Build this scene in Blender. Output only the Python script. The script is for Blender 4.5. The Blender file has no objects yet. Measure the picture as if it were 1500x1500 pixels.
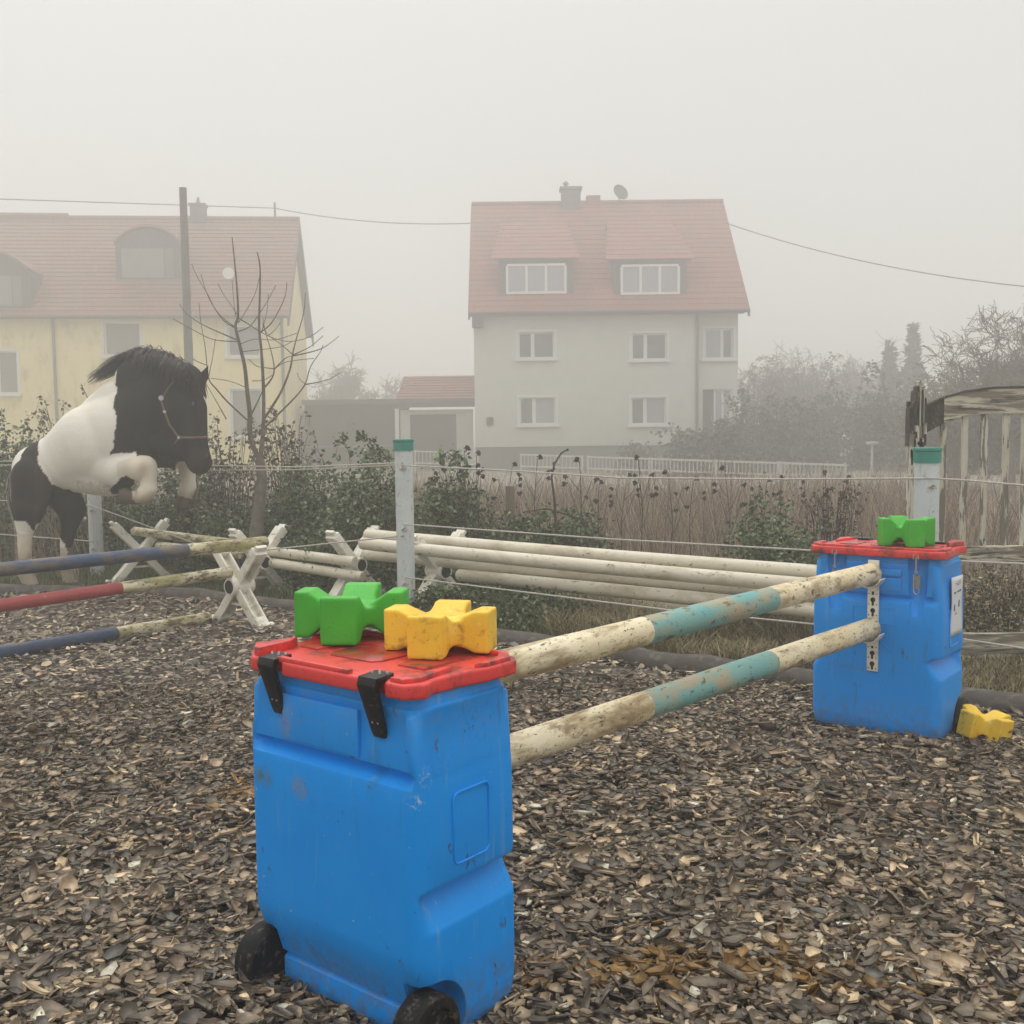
import bpy, bmesh, math, random
import numpy as np
from mathutils import Vector, Matrix, noise
random.seed(7); RNG = np.random.default_rng(11)
rad = math.radians
SC = bpy.context.scene
COL = SC.collection

# ------------------------------------------------------------ camera, sky, sun, exposure
F, TILT, ROLL, EYE = 1560.0, rad(4.3), rad(0.7), 1.5
_fw = Vector((0, math.cos(TILT), -math.sin(TILT))); _up = Vector((0, math.sin(TILT), math.cos(TILT))); _x = Vector((1, 0, 0))
C_R = _x*math.cos(ROLL) - _up*math.sin(ROLL); C_U = _x*math.sin(ROLL) + _up*math.cos(ROLL)
cam_d = bpy.data.cameras.new('camera'); cam = bpy.data.objects.new('camera', cam_d); COL.objects.link(cam)
cam_d.sensor_width = 36; cam_d.lens = 36*F/1500; cam_d.clip_start = 0.05; cam_d.clip_end = 2000
M = Matrix((C_R, C_U, -_fw)).transposed().to_4x4(); M.translation = (0, 0, EYE)
cam.matrix_world = M; SC.camera = cam

SUN_E, SUN_R = rad(58), rad(150)
w = bpy.data.worlds.new('World'); SC.world = w; w.use_nodes = True
nt = w.node_tree; nt.nodes.clear()
o = nt.nodes.new('ShaderNodeOutputWorld'); bg = nt.nodes.new('ShaderNodeBackground'); sky = nt.nodes.new('ShaderNodeTexSky')
sky.sky_type = 'NISHITA'; sky.sun_disc = False; sky.sun_elevation = SUN_E; sky.sun_rotation = SUN_R
sky.air_density = 1.0; sky.dust_density = 6.0
hs = nt.nodes.new('ShaderNodeHueSaturation'); hs.inputs['Saturation'].default_value = 0.15
mx = nt.nodes.new('ShaderNodeMix'); mx.data_type = 'RGBA'; mx.inputs[0].default_value = 0.9
mx.inputs[7].default_value = (6.75, 6.68, 6.42, 1)       # overcast grey cloud
nt.links.new(sky.outputs[0], hs.inputs['Color']); nt.links.new(hs.outputs[0], mx.inputs[6])
tcw = nt.nodes.new('ShaderNodeTexCoord'); sxw = nt.nodes.new('ShaderNodeSeparateXYZ'); mrw = nt.nodes.new('ShaderNodeMapRange'); vmw = nt.nodes.new('ShaderNodeVectorMath'); vmw.operation = 'SCALE'
mrw.interpolation_type = 'SMOOTHSTEP'; mrw.inputs[1].default_value = 0.30; mrw.inputs[2].default_value = 0.95; mrw.inputs[3].default_value = 0.86; mrw.inputs[4].default_value = 1.6
nt.links.new(tcw.outputs['Generated'], sxw.inputs[0]); nt.links.new(sxw.outputs[2], mrw.inputs[0]); nt.links.new(mx.outputs[2], vmw.inputs[0]); nt.links.new(mrw.outputs[0], vmw.inputs['Scale'])
nt.links.new(vmw.outputs[0], bg.inputs[0]); nt.links.new(bg.outputs[0], o.inputs[0])
bg.inputs[1].default_value = 0.136
sl = bpy.data.lights.new('sun', 'SUN'); sl.energy = 1.1; sl.angle = rad(40); sl.color = (1, .97, .92)
so = bpy.data.objects.new('sun', sl); COL.objects.link(so)
so.rotation_euler = (rad(90)-SUN_E, 0, rad(180)-SUN_R+rad(180)); so.location = (0, 0, 40)
VS = SC.view_settings
VS.view_transform = 'Standard'; VS.look = 'None'; VS.exposure = 0.0; VS.gamma = 1; VS.use_curve_mapping = False
SC.cycles.volume_bounces = 6; SC.cycles.max_bounces = 10; SC.cycles.diffuse_bounces = 3; SC.cycles.use_denoising = True

# ------------------------------------------------------------ places in space
def ray(px, py): return C_R*((px-750)/F) + C_U*((750-py)/F) + _fw
def at(px, py, Y):
    d = ray(px, py); return Vector((0, 0, EYE)) + d*(Y/d.y)
def gr(px, py, z=0.0):
    d = ray(px, py); return Vector((0, 0, EYE)) + d*((z-EYE)/d.z)

# ------------------------------------------------------------ materials
def new_mat(name):
    m = bpy.data.materials.new(name); m.use_nodes = True
    return m, m.node_tree, m.node_tree.nodes['Principled BSDF']
def rgba(c): return (c[0], c[1], c[2], 1)
def coords(t, scale=(1, 1, 1), rand=True):
    tc = t.nodes.new('ShaderNodeTexCoord'); mp = t.nodes.new('ShaderNodeMapping'); mp.inputs['Scale'].default_value = scale
    t.links.new(tc.outputs['Object'], mp.inputs[0])
    if rand:
        oi = t.nodes.new('ShaderNodeObjectInfo'); ml = t.nodes.new('ShaderNodeMath'); ml.operation = 'MULTIPLY'; ml.inputs[1].default_value = 37
        t.links.new(oi.outputs['Random'], ml.inputs[0]); t.links.new(ml.outputs[0], mp.inputs['Location'])
    return mp.outputs[0]
def nz(t, co, scale, detail=5, rough=.6, dist=0):
    n = t.nodes.new('ShaderNodeTexNoise'); n.inputs['Scale'].default_value = scale; n.inputs['Detail'].default_value = detail
    n.inputs['Roughness'].default_value = rough; n.inputs['Distortion'].default_value = dist
    t.links.new(co, n.inputs['Vector']); return n.outputs[0]
def ramp(t, v, a, b):
    r = t.nodes.new('ShaderNodeMapRange'); r.inputs[1].default_value = a; r.inputs[2].default_value = b
    t.links.new(v, r.inputs[0]); return r.outputs[0]
def mixc(t, f, a, b):
    m = t.nodes.new('ShaderNodeMix'); m.data_type = 'RGBA'
    if hasattr(f, 'links'): t.links.new(f, m.inputs[0])
    else: m.inputs[0].default_value = f
    for i, v in ((6, a), (7, b)):
        if hasattr(v, 'links'): t.links.new(v, m.inputs[i])
        else: m.inputs[i].default_value = rgba(v)
    return m.outputs[2]
def mat(name, c1, c2=None, scale=8, rough=.6, bump=.0, bscale=60, layers=(), stretch=(1, 1, 1), spec=.5, metal=0, bdist=.01):
    """base mottled c1..c2, then layers (colour, noise scale, low, high, stretch)"""
    m, t, b = new_mat(name)
    co = coords(t, stretch)
    c = mixc(t, ramp(t, nz(t, co, scale), .35, .65), c1, c2 or c1)
    for (lc, ls, lo, hi, st) in layers:
        k_ = .055 if ls >= 30 else .03; lo -= k_; hi -= k_
        co2 = coords(t, st)
        c = mixc(t, ramp(t, nz(t, co2, ls, 8, .65, .3), lo, hi), c, lc)
    t.links.new(c, b.inputs['Base Color']); b.inputs['Roughness'].default_value = rough
    b.inputs['Metallic'].default_value = metal; b.inputs['Specular IOR Level'].default_value = spec
    if bump:
        bp = t.nodes.new('ShaderNodeBump'); bp.inputs['Strength'].default_value = bump; bp.inputs['Distance'].default_value = bdist
        t.links.new(nz(t, co, bscale, 6), bp.inputs['Height']); t.links.new(bp.outputs[0], b.inputs['Normal'])
    return m
def attr_mat(name, rough=.8, spec=.2, bs=80, mixf=.35):
    m, t, b = new_mat(name)
    a = t.nodes.new('ShaderNodeAttribute'); a.attribute_name = 'col'
    co = coords(t, rand=False)
    c = mixc(t, ramp(t, nz(t, co, bs, 4), .3, .75), a.outputs[0], (0.02, .018, .015))
    m2 = t.nodes.new('ShaderNodeMix'); m2.data_type = 'RGBA'; m2.inputs[0].default_value = mixf
    t.links.new(a.outputs[0], m2.inputs[6]); t.links.new(c, m2.inputs[7])
    t.links.new(m2.outputs[2], b.inputs['Base Color'])
    b.inputs['Roughness'].default_value = rough; b.inputs['Specular IOR Level'].default_value = spec
    return m
ONE = (1, 1, 1)
MUD = (.10, .075, .05)
MT = {
 'blue': mat('blue_plastic', (.003, .28, .84), (.006, .30, .87), 5, .42, .05, 120, spec=.3, layers=(
        ((.05, .10, .22), 30, .70, .76, (1, 1, .5)), ((.03, .05, .09), 80, .735, .765, ONE), ((.55, .6, .66), 45, .745, .77, ONE), ((.12, .36, .72), 9, .62, .8, (3, 3, .4)), ((.05, .16, .34), 14, .66, .80, (2, 2, .3)))),
 'red': mat('red_plastic', (.76, .055, .05), (.68, .048, .045), 6, .4, .08, 90, layers=(((.22, .03, .03), 9, .52, .66, ONE), ((.08, .05, .04), 55, .66, .72, ONE))),
 'redtop': mat('wet_red_plastic', (.55, .04, .035), (.30, .035, .03), 9, .22, .1, 60, layers=(((.09, .035, .03), 14, .56, .68, ONE),)),
 'black': mat('black_plastic', (.008, .008, .009), (.012, .012, .012), 20, .42, .1, 120, spec=.3, layers=(((.12, .10, .08), 60, .66, .74, ONE),)),
 'rubber': mat('black_rubber', (.006, .006, .006), (.014, .013, .012), 20, .7, .3, 90, spec=.25, layers=(((.12, .10, .08), 40, .6, .72, ONE),)),
 'metal': mat('galvanised_steel', (.55, .55, .54), (.4, .4, .4), 30, .35, metal=.9),
 'green': mat('green_plastic', (.055, .46, .03), (.045, .37, .025), 9, .5, .15, 90, layers=(((.04, .16, .015), 28, .66, .80, ONE), ((.02, .05, .01), 90, .70, .74, ONE))),
 'yellow': mat('yellow_plastic', (.90, .62, .045), (.82, .50, .03), 10, .55, .15, 90, layers=(((.45, .26, .02), 22, .58, .72, ONE), ((.12, .07, .02), 90, .70, .735, ONE), ((.85, .68, .25), 16, .6, .75, ONE))),
 'white': mat('white_plastic', (.82, .79, .70), (.76, .72, .61), 6, .5, .1, 80, layers=(((.42, .36, .24), 12, .58, .76, ONE), ((.10, .08, .05), 50, .705, .75, ONE))),
 'cream_pole': mat('dirty_white_pole_paint', (.82, .74, .54), (.72, .60, .36), 5, .55, .25, 60, stretch=(.6, 1, 1), layers=(((.34, .25, .13), 9, .50, .64, (.35, 1, 1)), ((.30, .22, .12), 22, .58, .68, (.4, 1, 1)), ((.12, .09, .06), 42, .645, .69, (.5, 1, 1)), ((.05, .04, .03), 85, .665, .70, (.7, 1, 1)))),
 'old_pole': mat('mossy_white_pole_paint', (.74, .68, .52), (.62, .55, .36), 5, .6, .25, 60, stretch=(.6, 1, 1), layers=(((.30, .28, .10), 6, .48, .62, (.35, 1, 1)), ((.15, .10, .055), 18, .55, .63, (.4, 1, 1)), ((.05, .04, .03), 55, .62, .66, (.6, 1, 1)))),
 'clean_pole': mat('white_pole_paint', (.72, .67, .55), (.64, .58, .45), 3, .5, .15, 60, stretch=(.5, 1, 1), layers=(((.40, .33, .21), 4, .53, .74, (.5, 1, 1)), ((.10, .08, .05), 18, .64, .72, (.5, 1, 1)), ((.08, .06, .04), 40, .70, .74, (.5, 1, 1)), ((.05, .04, .03), 90, .715, .745, (.8, 1, 1)))),
 'teal': mat('teal_pole_paint', (.15, .38, .38), (.20, .38, .34), 8, .6, .25, 60, layers=(((.38, .33, .22), 7, .49, .60, (.6, 1, 1)), ((.12, .09, .06), 42, .645, .69, (.5, 1, 1)), ((.14, .10, .06), 22, .61, .69, (.5, 1, 1)), ((.04, .05, .05), 60, .69, .73, ONE))),
 'navy': mat('navy_pole_paint', (.025, .055, .12), (.035, .065, .13), 6, .6, .25, 60, layers=(((.16, .12, .08), 9, .52, .66, (.5, 1, 1)), ((.30, .30, .28), 50, .70, .74, ONE))),
 'barn_red': mat('dull_red_pole_paint', (.30, .035, .04), (.34, .06, .05), 6, .6, .25, 60, layers=(((.12, .06, .05), 10, .58, .7, (.5, 1, 1)), ((.45, .40, .3), 45, .71, .74, ONE))),
 'post': mat('white_pipe_plastic', (.62, .66, .66), (.56, .60, .60), 5, .4, .05, layers=(((.30, .30, .24), 22, .60, .76, (1, 1, .5)), ((.10, .09, .07), 60, .68, .72, ONE))),
 'cap': mat('teal_green_cap', (.03, .26, .20), (.025, .22, .17), 12, .45),
 'rope': mat('white_electric_rope', (.55, .53, .48), (.40, .37, .32), 60, .8),
 'wood': mat('weathered_wood', (.20, .17, .12), (.12, .10, .075), 12, .85, .4, 60, stretch=(1, 1, .2)),
 'kerb': mat('dark_timber_kerb', (.09, .078, .065), (.055, .048, .04), 9, .85, .5, 40, layers=(((.17, .15, .12), 14, .55, .7, ONE),)),
 'peel': mat('peeling_white_paint_on_wood', (.58, .55, .44), (.46, .42, .31), 9, .75, .6, 30, stretch=(.25, 1, 1), layers=(((.20, .175, .13), 9, .51, .57, (.18, 1, 1.6)), ((.06, .055, .045), 15, .58, .62, (.2, 1, 2)))),
 'peelv': mat('peeling_white_paint_on_slat', (.58, .56, .47), (.46, .43, .33), 9, .75, .6, 30, stretch=(1, 1, .25), layers=(((.17, .15, .115), 11, .53, .58, (1.6, 1, .22)), ((.06, .054, .045), 18, .63, .66, (2, 1, .25)))),
 'rot': mat('dark_rotten_wood', (.075, .065, .05), (.04, .034, .028), 14, .9, .8, 50, layers=(((.30, .27, .2), 22, .64, .7, (1, 1, .3)),)),
 'render_grey': mat('grey_green_render', (.62, .62, .57), (.58, .58, .54), 2, .9, .1, 60),
 'plinth': mat('grey_plinth', (.19, .19, .17), (.16, .16, .14), 2, .9),
 'render_yellow': mat('pale_yellow_render', (.86, .74, .40), (.81, .69, .37), 1.5, .9, layers=(((.48, .38, .2), 3, .55, .8, (1, 1, .4)),)),
 'whitewin': mat('white_window_frame', (.75, .75, .72), (.7, .7, .67), 3, .5),
 'glass': mat('dim_window_glass', (.10, .10, .10), (.14, .14, .14), 2, .12, spec=.6),
 'curtain': mat('curtained_window_glass', (.30, .30, .34), (.36, .36, .40), 4, .3, stretch=(6, 6, .5)),
 'shutter': mat('grey_roller_shutter', (.25, .24, .23), (.22, .21, .20), 2, .7),
 'soffit': mat('dark_soffit', (.09, .085, .08), (.07, .07, .065), 3, .8),
 'slate': mat('dark_slate_hanging', (.085, .085, .085), (.12, .11, .10), 6, .85),
 'garage': mat('brown_garage_wall', (.08, .07, .055), (.06, .055, .045), 2, .9),
 'garage_door': mat('dark_garage_door', (.085, .08, .07), (.075, .07, .06), 2, .8),
 'bark': mat('grey_bark', (.20, .175, .14), (.12, .10, .08), 14, .9, .5, 60),
 'twig': mat('dark_twig', (.07, .055, .045), (.05, .04, .035), 20, .9),
 'polewood': mat('creosote_pole', (.10, .085, .07), (.07, .06, .05), 4, .9),
 'iron': mat('dark_iron', (.05, .05, .05), (.07, .06, .06), 9, .7),
 'halter': mat('brown_leather_halter', (.17, .105, .08), (.12, .075, .055), 30, .6),
 'paper': mat('paper_notice', (.72, .73, .74), (.66, .67, .69), 5, .6),
 'ink': mat('printed_ink', (.16, .20, .26), (.10, .12, .14), 40, .7),
 'cable': mat('black_cable', (.03, .03, .03)),
 'fence_white': mat('white_railing_paint', (.55, .55, .52), (.48, .48, .46), 3, .5),
 'chip': attr_mat('bark_chips', .5, .45, bs=70), 'leaf': attr_mat('leaves', .55, .35, bs=25), 'dry': attr_mat('dry_stems', .9, .1, bs=30),
 'coat': attr_mat('horse_coat', .75, .2, bs=60, mixf=.10), 'hair': attr_mat('horse_hair', .6, .35, bs=60),
}
def splash(m, zlo, zhi, col, amt):
    t = m.node_tree; b = t.nodes['Principled BSDF']; src = b.inputs['Base Color'].links[0].from_socket
    tc = t.nodes.new('ShaderNodeTexCoord'); sp = t.nodes.new('ShaderNodeSeparateXYZ'); t.links.new(tc.outputs['Object'], sp.inputs[0])
    h = ramp(t, sp.outputs[2], zhi, zlo); n = ramp(t, nz(t, tc.outputs['Object'], 26, 8, .7), .42, .62); mu = t.nodes.new('ShaderNodeMath'); mu.operation = 'MULTIPLY'; t.links.new(h, mu.inputs[0]); t.links.new(n, mu.inputs[1])
    m2 = t.nodes.new('ShaderNodeMath'); m2.operation = 'MULTIPLY'; m2.inputs[1].default_value = amt; t.links.new(mu.outputs[0], m2.inputs[0])
    t.links.new(mixc(t, m2.outputs[0], src, col), b.inputs['Base Color'])
splash(MT['blue'], .02, .22, (.16, .13, .10), .75); splash(MT['blue'], .90, .66, (.20, .30, .42), .35)
def stains(m, spots):
    t = m.node_tree; b = t.nodes['Principled BSDF']; tc = t.nodes.new('ShaderNodeTexCoord').outputs['Object']
    for (c, r, col, sc, lo, hi, amt) in spots:
        src = b.inputs['Base Color'].links[0].from_socket; mp = t.nodes.new('ShaderNodeMapping'); mp.vector_type = 'TEXTURE'; mp.inputs['Location'].default_value = c; mp.inputs['Scale'].default_value = r
        t.links.new(tc, mp.inputs[0]); ln = t.nodes.new('ShaderNodeVectorMath'); ln.operation = 'LENGTH'; t.links.new(mp.outputs[0], ln.inputs[0])
        f1 = ramp(t, ln.outputs['Value'], 1.0, .35); f2 = ramp(t, nz(t, tc, sc, 8, .75, .4), lo, hi)
        mu = t.nodes.new('ShaderNodeMath'); mu.operation = 'MULTIPLY'; t.links.new(f1, mu.inputs[0]); t.links.new(f2, mu.inputs[1]); m2 = t.nodes.new('ShaderNodeMath'); m2.operation = 'MULTIPLY'; m2.inputs[1].default_value = amt
        t.links.new(mu.outputs[0], m2.inputs[0]); t.links.new(mixc(t, m2.outputs[0], src, col), b.inputs['Base Color'])
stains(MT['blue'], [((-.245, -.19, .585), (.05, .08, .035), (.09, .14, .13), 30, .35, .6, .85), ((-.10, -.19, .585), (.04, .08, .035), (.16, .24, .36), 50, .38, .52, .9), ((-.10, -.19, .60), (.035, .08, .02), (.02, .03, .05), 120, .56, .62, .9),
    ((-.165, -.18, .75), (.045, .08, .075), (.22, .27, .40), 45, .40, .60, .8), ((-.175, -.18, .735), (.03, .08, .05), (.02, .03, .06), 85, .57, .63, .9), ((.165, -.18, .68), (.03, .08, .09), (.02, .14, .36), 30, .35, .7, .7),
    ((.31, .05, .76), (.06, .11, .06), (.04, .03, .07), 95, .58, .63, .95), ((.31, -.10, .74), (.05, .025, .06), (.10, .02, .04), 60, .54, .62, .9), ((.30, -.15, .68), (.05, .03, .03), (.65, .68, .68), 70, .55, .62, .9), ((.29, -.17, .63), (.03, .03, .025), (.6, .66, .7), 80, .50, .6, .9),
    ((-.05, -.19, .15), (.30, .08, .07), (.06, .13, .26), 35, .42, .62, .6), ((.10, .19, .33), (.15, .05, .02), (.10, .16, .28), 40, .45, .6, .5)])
splash(MT['render_grey'], .2, 2.5, (.35, .35, .30), .5)
def roof_mat(name, a, b, mot):
    a, b, mot = [tuple(v*k for v, k in zip(c, (.74, 1.0, 1.25))) for c in (a, b, mot)]
    m, t, bs = new_mat(name)
    co = coords(t, ONE, False)
    br = t.nodes.new('ShaderNodeTexBrick'); br.inputs['Scale'].default_value = 1; br.inputs['Brick Width'].default_value = .26; br.inputs['Row Height'].default_value = .33
    br.inputs['Color1'].default_value = rgba(a); br.inputs['Color2'].default_value = rgba(b); br.inputs['Mortar'].default_value = rgba([v*.6 for v in a]); br.inputs['Mortar Size'].default_value = .012
    t.links.new(co, br.inputs['Vector'])
    c = mixc(t, ramp(t, nz(t, co, .9, 6), .45, .7), br.outputs[0], mot)
    t.links.new(c, bs.inputs['Base Color']); bs.inputs['Roughness'].default_value = .85
    return m
MT['roof'] = roof_mat('red_roof_tiles', (.42, .115, .07), (.35, .10, .06), (.27, .11, .075))
MT['roof_old'] = roof_mat('faded_roof_tiles', (.36, .13, .075), (.30, .11, .065), (.26, .13, .085))

# ------------------------------------------------------------ mesh helpers
ROOTM = {}
def tag(o, label=None, cat=None, group=None, kind=None):
    if label: o['label'] = label
    if cat: o['category'] = cat
    if group: o['group'] = group
    if kind: o['kind'] = kind
    return o
def empty(name, loc=(0, 0, 0), rz=0, label=None, cat=None, group=None):
    o = bpy.data.objects.new(name, None); COL.objects.link(o); o.location = loc; o.rotation_euler = (0, 0, rz); o.empty_display_size = .1
    ROOTM[o.name] = Matrix.Translation(Vector(loc)) @ Matrix.Rotation(rz, 4, 'Z')
    return tag(o, label, cat, group)
class MB:
    def __init__(s): s.v = []; s.f = []; s.mi = []; s.cur = 0
    def mat(s, i): s.cur = i; return s
    def add(s, vs, fs, M=None):
        n = len(s.v)
        s.v += [tuple(M @ Vector(v)) if M else tuple(v) for v in vs]
        s.f += [tuple(i+n for i in f) for f in fs]; s.mi += [s.cur]*len(fs); return s
    def box(s, c, d, M=None, taper=1.0):
        x, y, z = d[0]/2, d[1]/2, d[2]/2; t = taper
        vs = [(-x, -y, -z), (x, -y, -z), (x, y, -z), (-x, y, -z), (-x*t, -y*t, z), (x*t, -y*t, z), (x*t, y*t, z), (-x*t, y*t, z)]
        vs = [(a+c[0], b+c[1], e+c[2]) for a, b, e in vs]
        return s.add(vs, [(3, 2, 1, 0), (4, 5, 6, 7), (0, 1, 5, 4), (1, 2, 6, 5), (2, 3, 7, 6), (3, 0, 4, 7)], M)
    def bar(s, a, b, wd, hd, up=Vector((0, 0, 1))):
        a = Vector(a); b = Vector(b); d = (b-a); L = d.length; d.normalize()
        sd = d.cross(up)
        if sd.length < 1e-4: sd = Vector((1, 0, 0))
        sd.normalize(); u = sd.cross(d)
        M = Matrix((d, sd, u)).transposed().to_4x4(); M.translation = (a+b)/2
        return s.box((0, 0, 0), (L, wd, hd), M)
    def tube(s, pts, rs, n=8, cap=True, M=None):
        pts = [Vector(p) for p in pts]
        if not hasattr(rs, '__len__'): rs = [rs]*len(pts)
        vs = []; fs = []; ref = None
        for i, p in enumerate(pts):
            d = (pts[min(i+1, len(pts)-1)] - pts[max(i-1, 0)]).normalized()
            if ref is None: ref = d.orthogonal().normalized()
            ref = (ref - d*ref.dot(d)); 
            if ref.length < 1e-5: ref = d.orthogonal()
            ref.normalize(); q = d.cross(ref)
            for k in range(n):
                a = 2*math.pi*k/n; vs.append(p + (ref*math.cos(a)+q*math.sin(a))*rs[i])
        for i in range(len(pts)-1):
            for k in range(n):
                a, b = i*n+k, i*n+(k+1) % n; fs.append((a, b, b+n, a+n))
        if cap: fs += [tuple(range(n-1, -1, -1)), tuple((len(pts)-1)*n+k for k in range(n))]
        return s.add(vs, fs, M)
    def prism(s, poly, y0, y1, M=None):      # poly in xz, extruded along y
        n = len(poly)
        vs = [(p[0], y0, p[1]) for p in poly] + [(p[0], y1, p[1]) for p in poly]
        fs = [tuple(range(n)), tuple(range(2*n-1, n-1, -1))] + [((i+1) % n, i, i+n, (i+1) % n+n) for i in range(n)]
        return s.add(vs, fs, M)
    def build(s, name, m, parent=None, smooth=False, loc=None, world=False, bevel=0, seg=2):
        me = bpy.data.meshes.new(name); V = s.v
        if world and parent is not None:
            I = ROOTM[parent.name].inverted(); V = [tuple(I @ Vector(v)) for v in V]
        if loc is not None: V = [(v[0]-loc[0], v[1]-loc[1], v[2]-loc[2]) for v in V]
        me.from_pydata(V, [], s.f)
        for mm in (m if isinstance(m, (list, tuple)) else [m]): me.materials.append(MT[mm] if isinstance(mm, str) else mm)
        me.polygons.foreach_set('material_index', s.mi); me.update()
        bm = bmesh.new(); bm.from_mesh(me); bmesh.ops.recalc_face_normals(bm, faces=bm.faces)
        if bevel:
            ed = [e for e in bm.edges if len(e.link_faces) == 2 and e.calc_face_angle(0) > .35]
            bmesh.ops.bevel(bm, geom=ed, offset=bevel, segments=seg, profile=.6, affect='EDGES', clamp_overlap=True)
        bm.to_mesh(me); bm.free()
        if smooth:
            me.polygons.foreach_set('use_smooth', [True]*len(me.polygons)); me.set_sharp_from_angle(angle=rad(38))
        o = bpy.data.objects.new(name, me); COL.objects.link(o)
        if parent is not None:
            o.parent = parent; ROOTM[o.name] = ROOTM.get(parent.name, Matrix())
        if loc is not None: o.location = loc
        return o
def copy_tree(o, parent=None):
    c = o.copy(); COL.objects.link(c); c.parent = parent
    if parent is None: ROOTM[c.name] = ROOTM.get(o.name, Matrix())
    for ch in list(o.children): copy_tree(ch, c)
    return c
def rrect(hx, hy, r, n=5):
    out = []
    for cx, cy, a0 in ((hx-r, -hy+r, -90), (hx-r, hy-r, 0), (-hx+r, hy-r, 90), (-hx+r, -hy+r, 180)):
        for k in range(n): a = rad(a0+90*k/(n-1)); out.append((cx+r*math.cos(a), cy+r*math.sin(a)))
    return out
def cmesh(name, V, Fq, C, m, parent=None, loc=None, kind=None):
    """numpy mesh: V (n,3), Fq (m,k) equal-sided faces, C (n,3) colour per vertex"""
    me = bpy.data.meshes.new(name); k = Fq.shape[1]
    if loc is not None: V = V - np.array(loc)
    me.vertices.add(len(V)); me.vertices.foreach_set('co', np.ascontiguousarray(V, dtype=np.float32).ravel())
    me.loops.add(Fq.size); me.loops.foreach_set('vertex_index', np.ascontiguousarray(Fq, dtype=np.int32).ravel())
    me.polygons.add(len(Fq)); me.polygons.foreach_set('loop_start', np.arange(0, Fq.size, k, dtype=np.int32))
    me.update(calc_edges=True); me.validate()
    at_ = me.color_attributes.new('col', 'FLOAT_COLOR', 'POINT')
    cc = np.ones((len(V), 4), np.float32); cc[:, :3] = C; at_.data.foreach_set('color', cc.ravel())
    me.materials.append(MT[m])
    o = bpy.data.objects.new(name, me); COL.objects.link(o)
    if parent is not None: o.parent = parent
    elif loc is not None: o.location = loc
    if kind: o['kind'] = kind
    return o
def vnoise(x, y, s, seed=0):
    """cheap smooth pseudo noise in 0..1"""
    r = np.random.default_rng(seed); v = 0; a = 1; tot = 0
    for o_ in range(4):
        for _ in range(3):
            th = r.uniform(0, 6.28); ph = r.uniform(0, 6.28); f = s*(1.9**o_)*r.uniform(.7, 1.3)
            v = v + a*np.sin((x*math.cos(th)+y*math.sin(th))*f+ph)
        tot += a*1.8; a *= .55
    return np.clip(.5+v/tot*.5, 0, 1)

# ============================================================ GROUND
def sheet(name, poly, z, m, label=None):
    b = MB(); b.add([(x, y, z) for x, y in poly], [tuple(range(len(poly)))])
    return tag(b.build(name, m), kind='structure')
MT['earth'] = mat('dark_damp_earth', (.085, .07, .052), (.05, .042, .032), 6, .95, .6, 30, layers=(((.15, .12, .08), 2, .55, .7, ONE),))
MT['meadow'] = mat('winter_meadow', (.20, .18, .13), (.24, .21, .16), .6, .95, .4, 8, layers=(((.08, .09, .045), .4, .5, .65, ONE),))
MT['track'] = mat('pale_dirt_track', (.27, .24, .19), (.23, .205, .165), .7, .95, .2, 10)
sheet('ground', [(-150, -38), (150, -38), (150, 300), (-150, 300)], -.06, 'meadow')
KERB = [gr(-330, 866), gr(235, 876), gr(410, 895), gr(750, 946), gr(962, 979), gr(1190, 1010), gr(1500, 1052), gr(1900, 1105)]
xs = [k.x for k in KERB]; ys = [k.y for k in KERB]
def kerb_y(x): return np.interp(x, xs, ys)
poly = [(-9, -3)] + [(9, -3)] + [(k.x, k.y) for k in reversed(KERB)] + [(-9, ys[0]+.6)]
b = MB(); b.add([(x, y, 0) for x, y in poly], [tuple(range(len(poly)))]); tag(b.build('arena_ground', 'earth'), kind='structure')
sheet('dirt_track', [(-40, 27), (60, 23.5), (60, 36), (-40, 37)], -.03, 'track')
b = MB(); pts = []
for i in range(len(KERB)-1):
    for k in range(6):
        p = KERB[i].lerp(KERB[i+1], k/6); pts.append(p+Vector((0, random.uniform(-.012, .012), .03+random.uniform(-.012, .012))))
b.tube(pts, [.085+random.uniform(-.008, .008) for _ in pts], 10)
tag(b.build('arena_kerb', 'kerb', smooth=True), kind='structure')

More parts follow.
